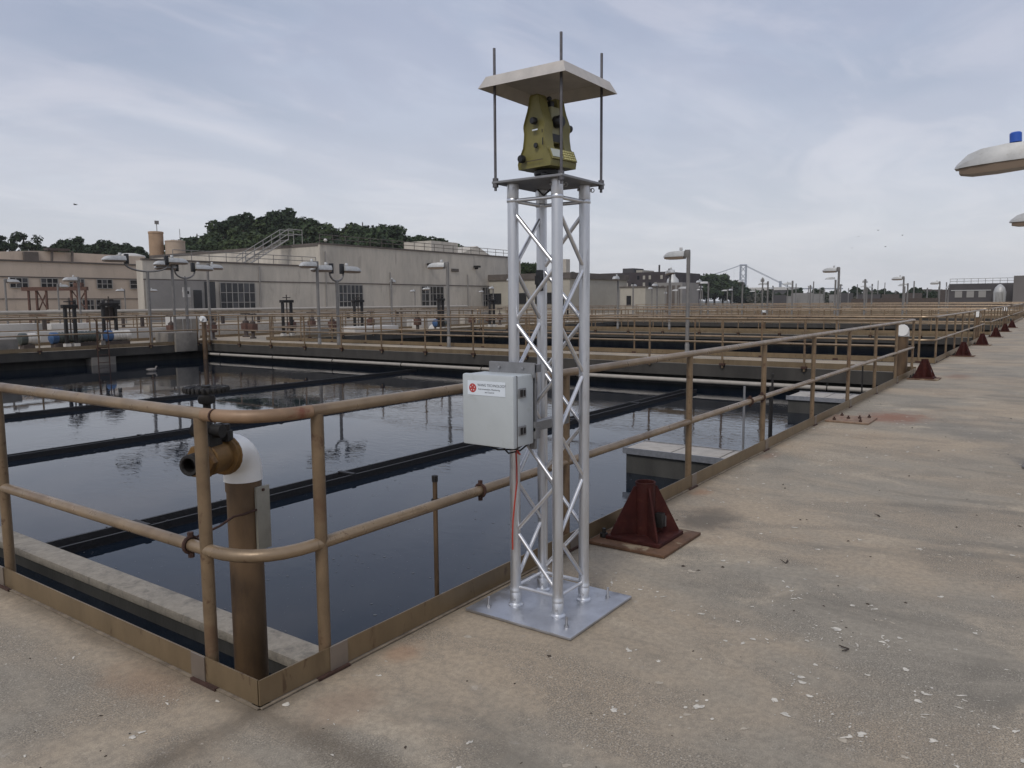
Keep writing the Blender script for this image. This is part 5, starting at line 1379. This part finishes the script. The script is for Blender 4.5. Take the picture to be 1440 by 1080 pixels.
# the hill itself
hb = MB(); n = 24; cx_, cy_ = ray_pt(450, 172)
vs, fs = [], []
rad_ = [(0, 8.0), (.35, 7.4), (.7, 4.5), (1, 0), (1.02, -.3)]
ca, sa = math.cos(YAW - math.pi / 2 + .25), math.sin(YAW - math.pi / 2 + .25)
for (r_, z) in rad_:
    for k in range(n):
        a = 2 * math.pi * k / n; u, v = 42 * r_ * math.cos(a), 20 * r_ * math.sin(a)
        vs.append((cx_ + u * ca - v * sa, cy_ + u * sa + v * ca, z))
for i_ in range(len(rad_) - 1):
    for k in range(n): fs.append((i_ * n + k, i_ * n + (k + 1) % n, (i_ + 1) * n + (k + 1) % n, (i_ + 1) * n + k))
tag(hb.add(vs, fs).build('hill', mat('wooded_ground', (0.03, 0.035, 0.018), .95, var=.3, vscale=.5)), kind='structure')

# ------------------------------------------------------------------ birds
def bird(x, y, z, s, label, rz, group=None):
    t = thing('bird', (x, y, z), label, 'bird', group, rz)
    MB().path([(-.22, 0, 0), (-.08, 0, .01), (.08, 0, .02), (.18, 0, .03), (.26, 0, .03)], .05, 8, rs=[.012, .045, .05, .035, .008]).build('body', M_IRON, t)
    for sd in (-1, 1):
        MB().loft([[(.07, sd * .03, .03), (-.07, sd * .03, .03), (-.06, sd * .03, .04), (.06, sd * .03, .045)], [(.09, sd * .25, .14), (-.03, sd * .25, .14), (-.02, sd * .25, .15), (.08, sd * .25, .152)],
                   [(-.02, sd * .52, .10), (-.06, sd * .52, .10), (-.05, sd * .52, .103), (-.03, sd * .52, .104)]]).build('wing', M_IRON, t)
    t.scale = (s,) * 3
bird(23.46, 50.37, 7.95, .55, 'dark bird flying alone high above the beige building', 2.2)
for k, (px_, py_) in enumerate([(1207, 333), (1235, 324), (1269, 331), (1198, 349), (1245, 347)]):
    d = fw * 150 + r2 * ((px_ - 720) / F_PX * 150) - u2 * ((py_ - 540) / F_PX * 150) + cam.matrix_world.translation
    bird(d.x, d.y, d.z, .8, 'tiny bird of the small flock flying in the sky at right', k * 1.1, 'flock of distant birds')
t = thing('floating_gull', (10.9, 20.0, ZW), 'mottled brown grey gull floating on the water at upper left', 'gull')
MB().path([(-.28, 0, .12), (-.16, 0, .07), (0, 0, .05), (.16, 0, .06), (.24, 0, .10)], .1, 10, rs=[.01, .075, .11, .09, .03]).build('body', M_FEATHER, t)
MB().path([(.18, 0, .08), (.23, 0, .17), (.26, 0, .21), (.31, 0, .21)], .04, 8, rs=[.04, .035, .045, .015]).build('head', M_FEATHER, t)
MB().path([(.31, 0, .205), (.36, 0, .2)], .01, 6, rs=[.012, .004]).build('beak', M_IRON, t)
t.scale = (.62,) * 3

# ------------------------------------------------------------------ air
hz = bpy.data.materials.new('thin_air'); hz.use_nodes = True
ht = hz.node_tree; ht.nodes.clear()
ho = ht.nodes.new('ShaderNodeOutputMaterial'); hv = ht.nodes.new('ShaderNodeVolumePrincipled')
hv.inputs['Color'].default_value = (0.93, 0.945, 0.97, 1); hv.inputs['Density'].default_value = 0.00016
ht.links.new(hv.outputs[0], ho.inputs['Volume'])
hzo = MB().box(-2900, 2900, -2900, 2900, -6, 125).build('haze', hz, angle=0)
tag(hzo, kind='stuff')
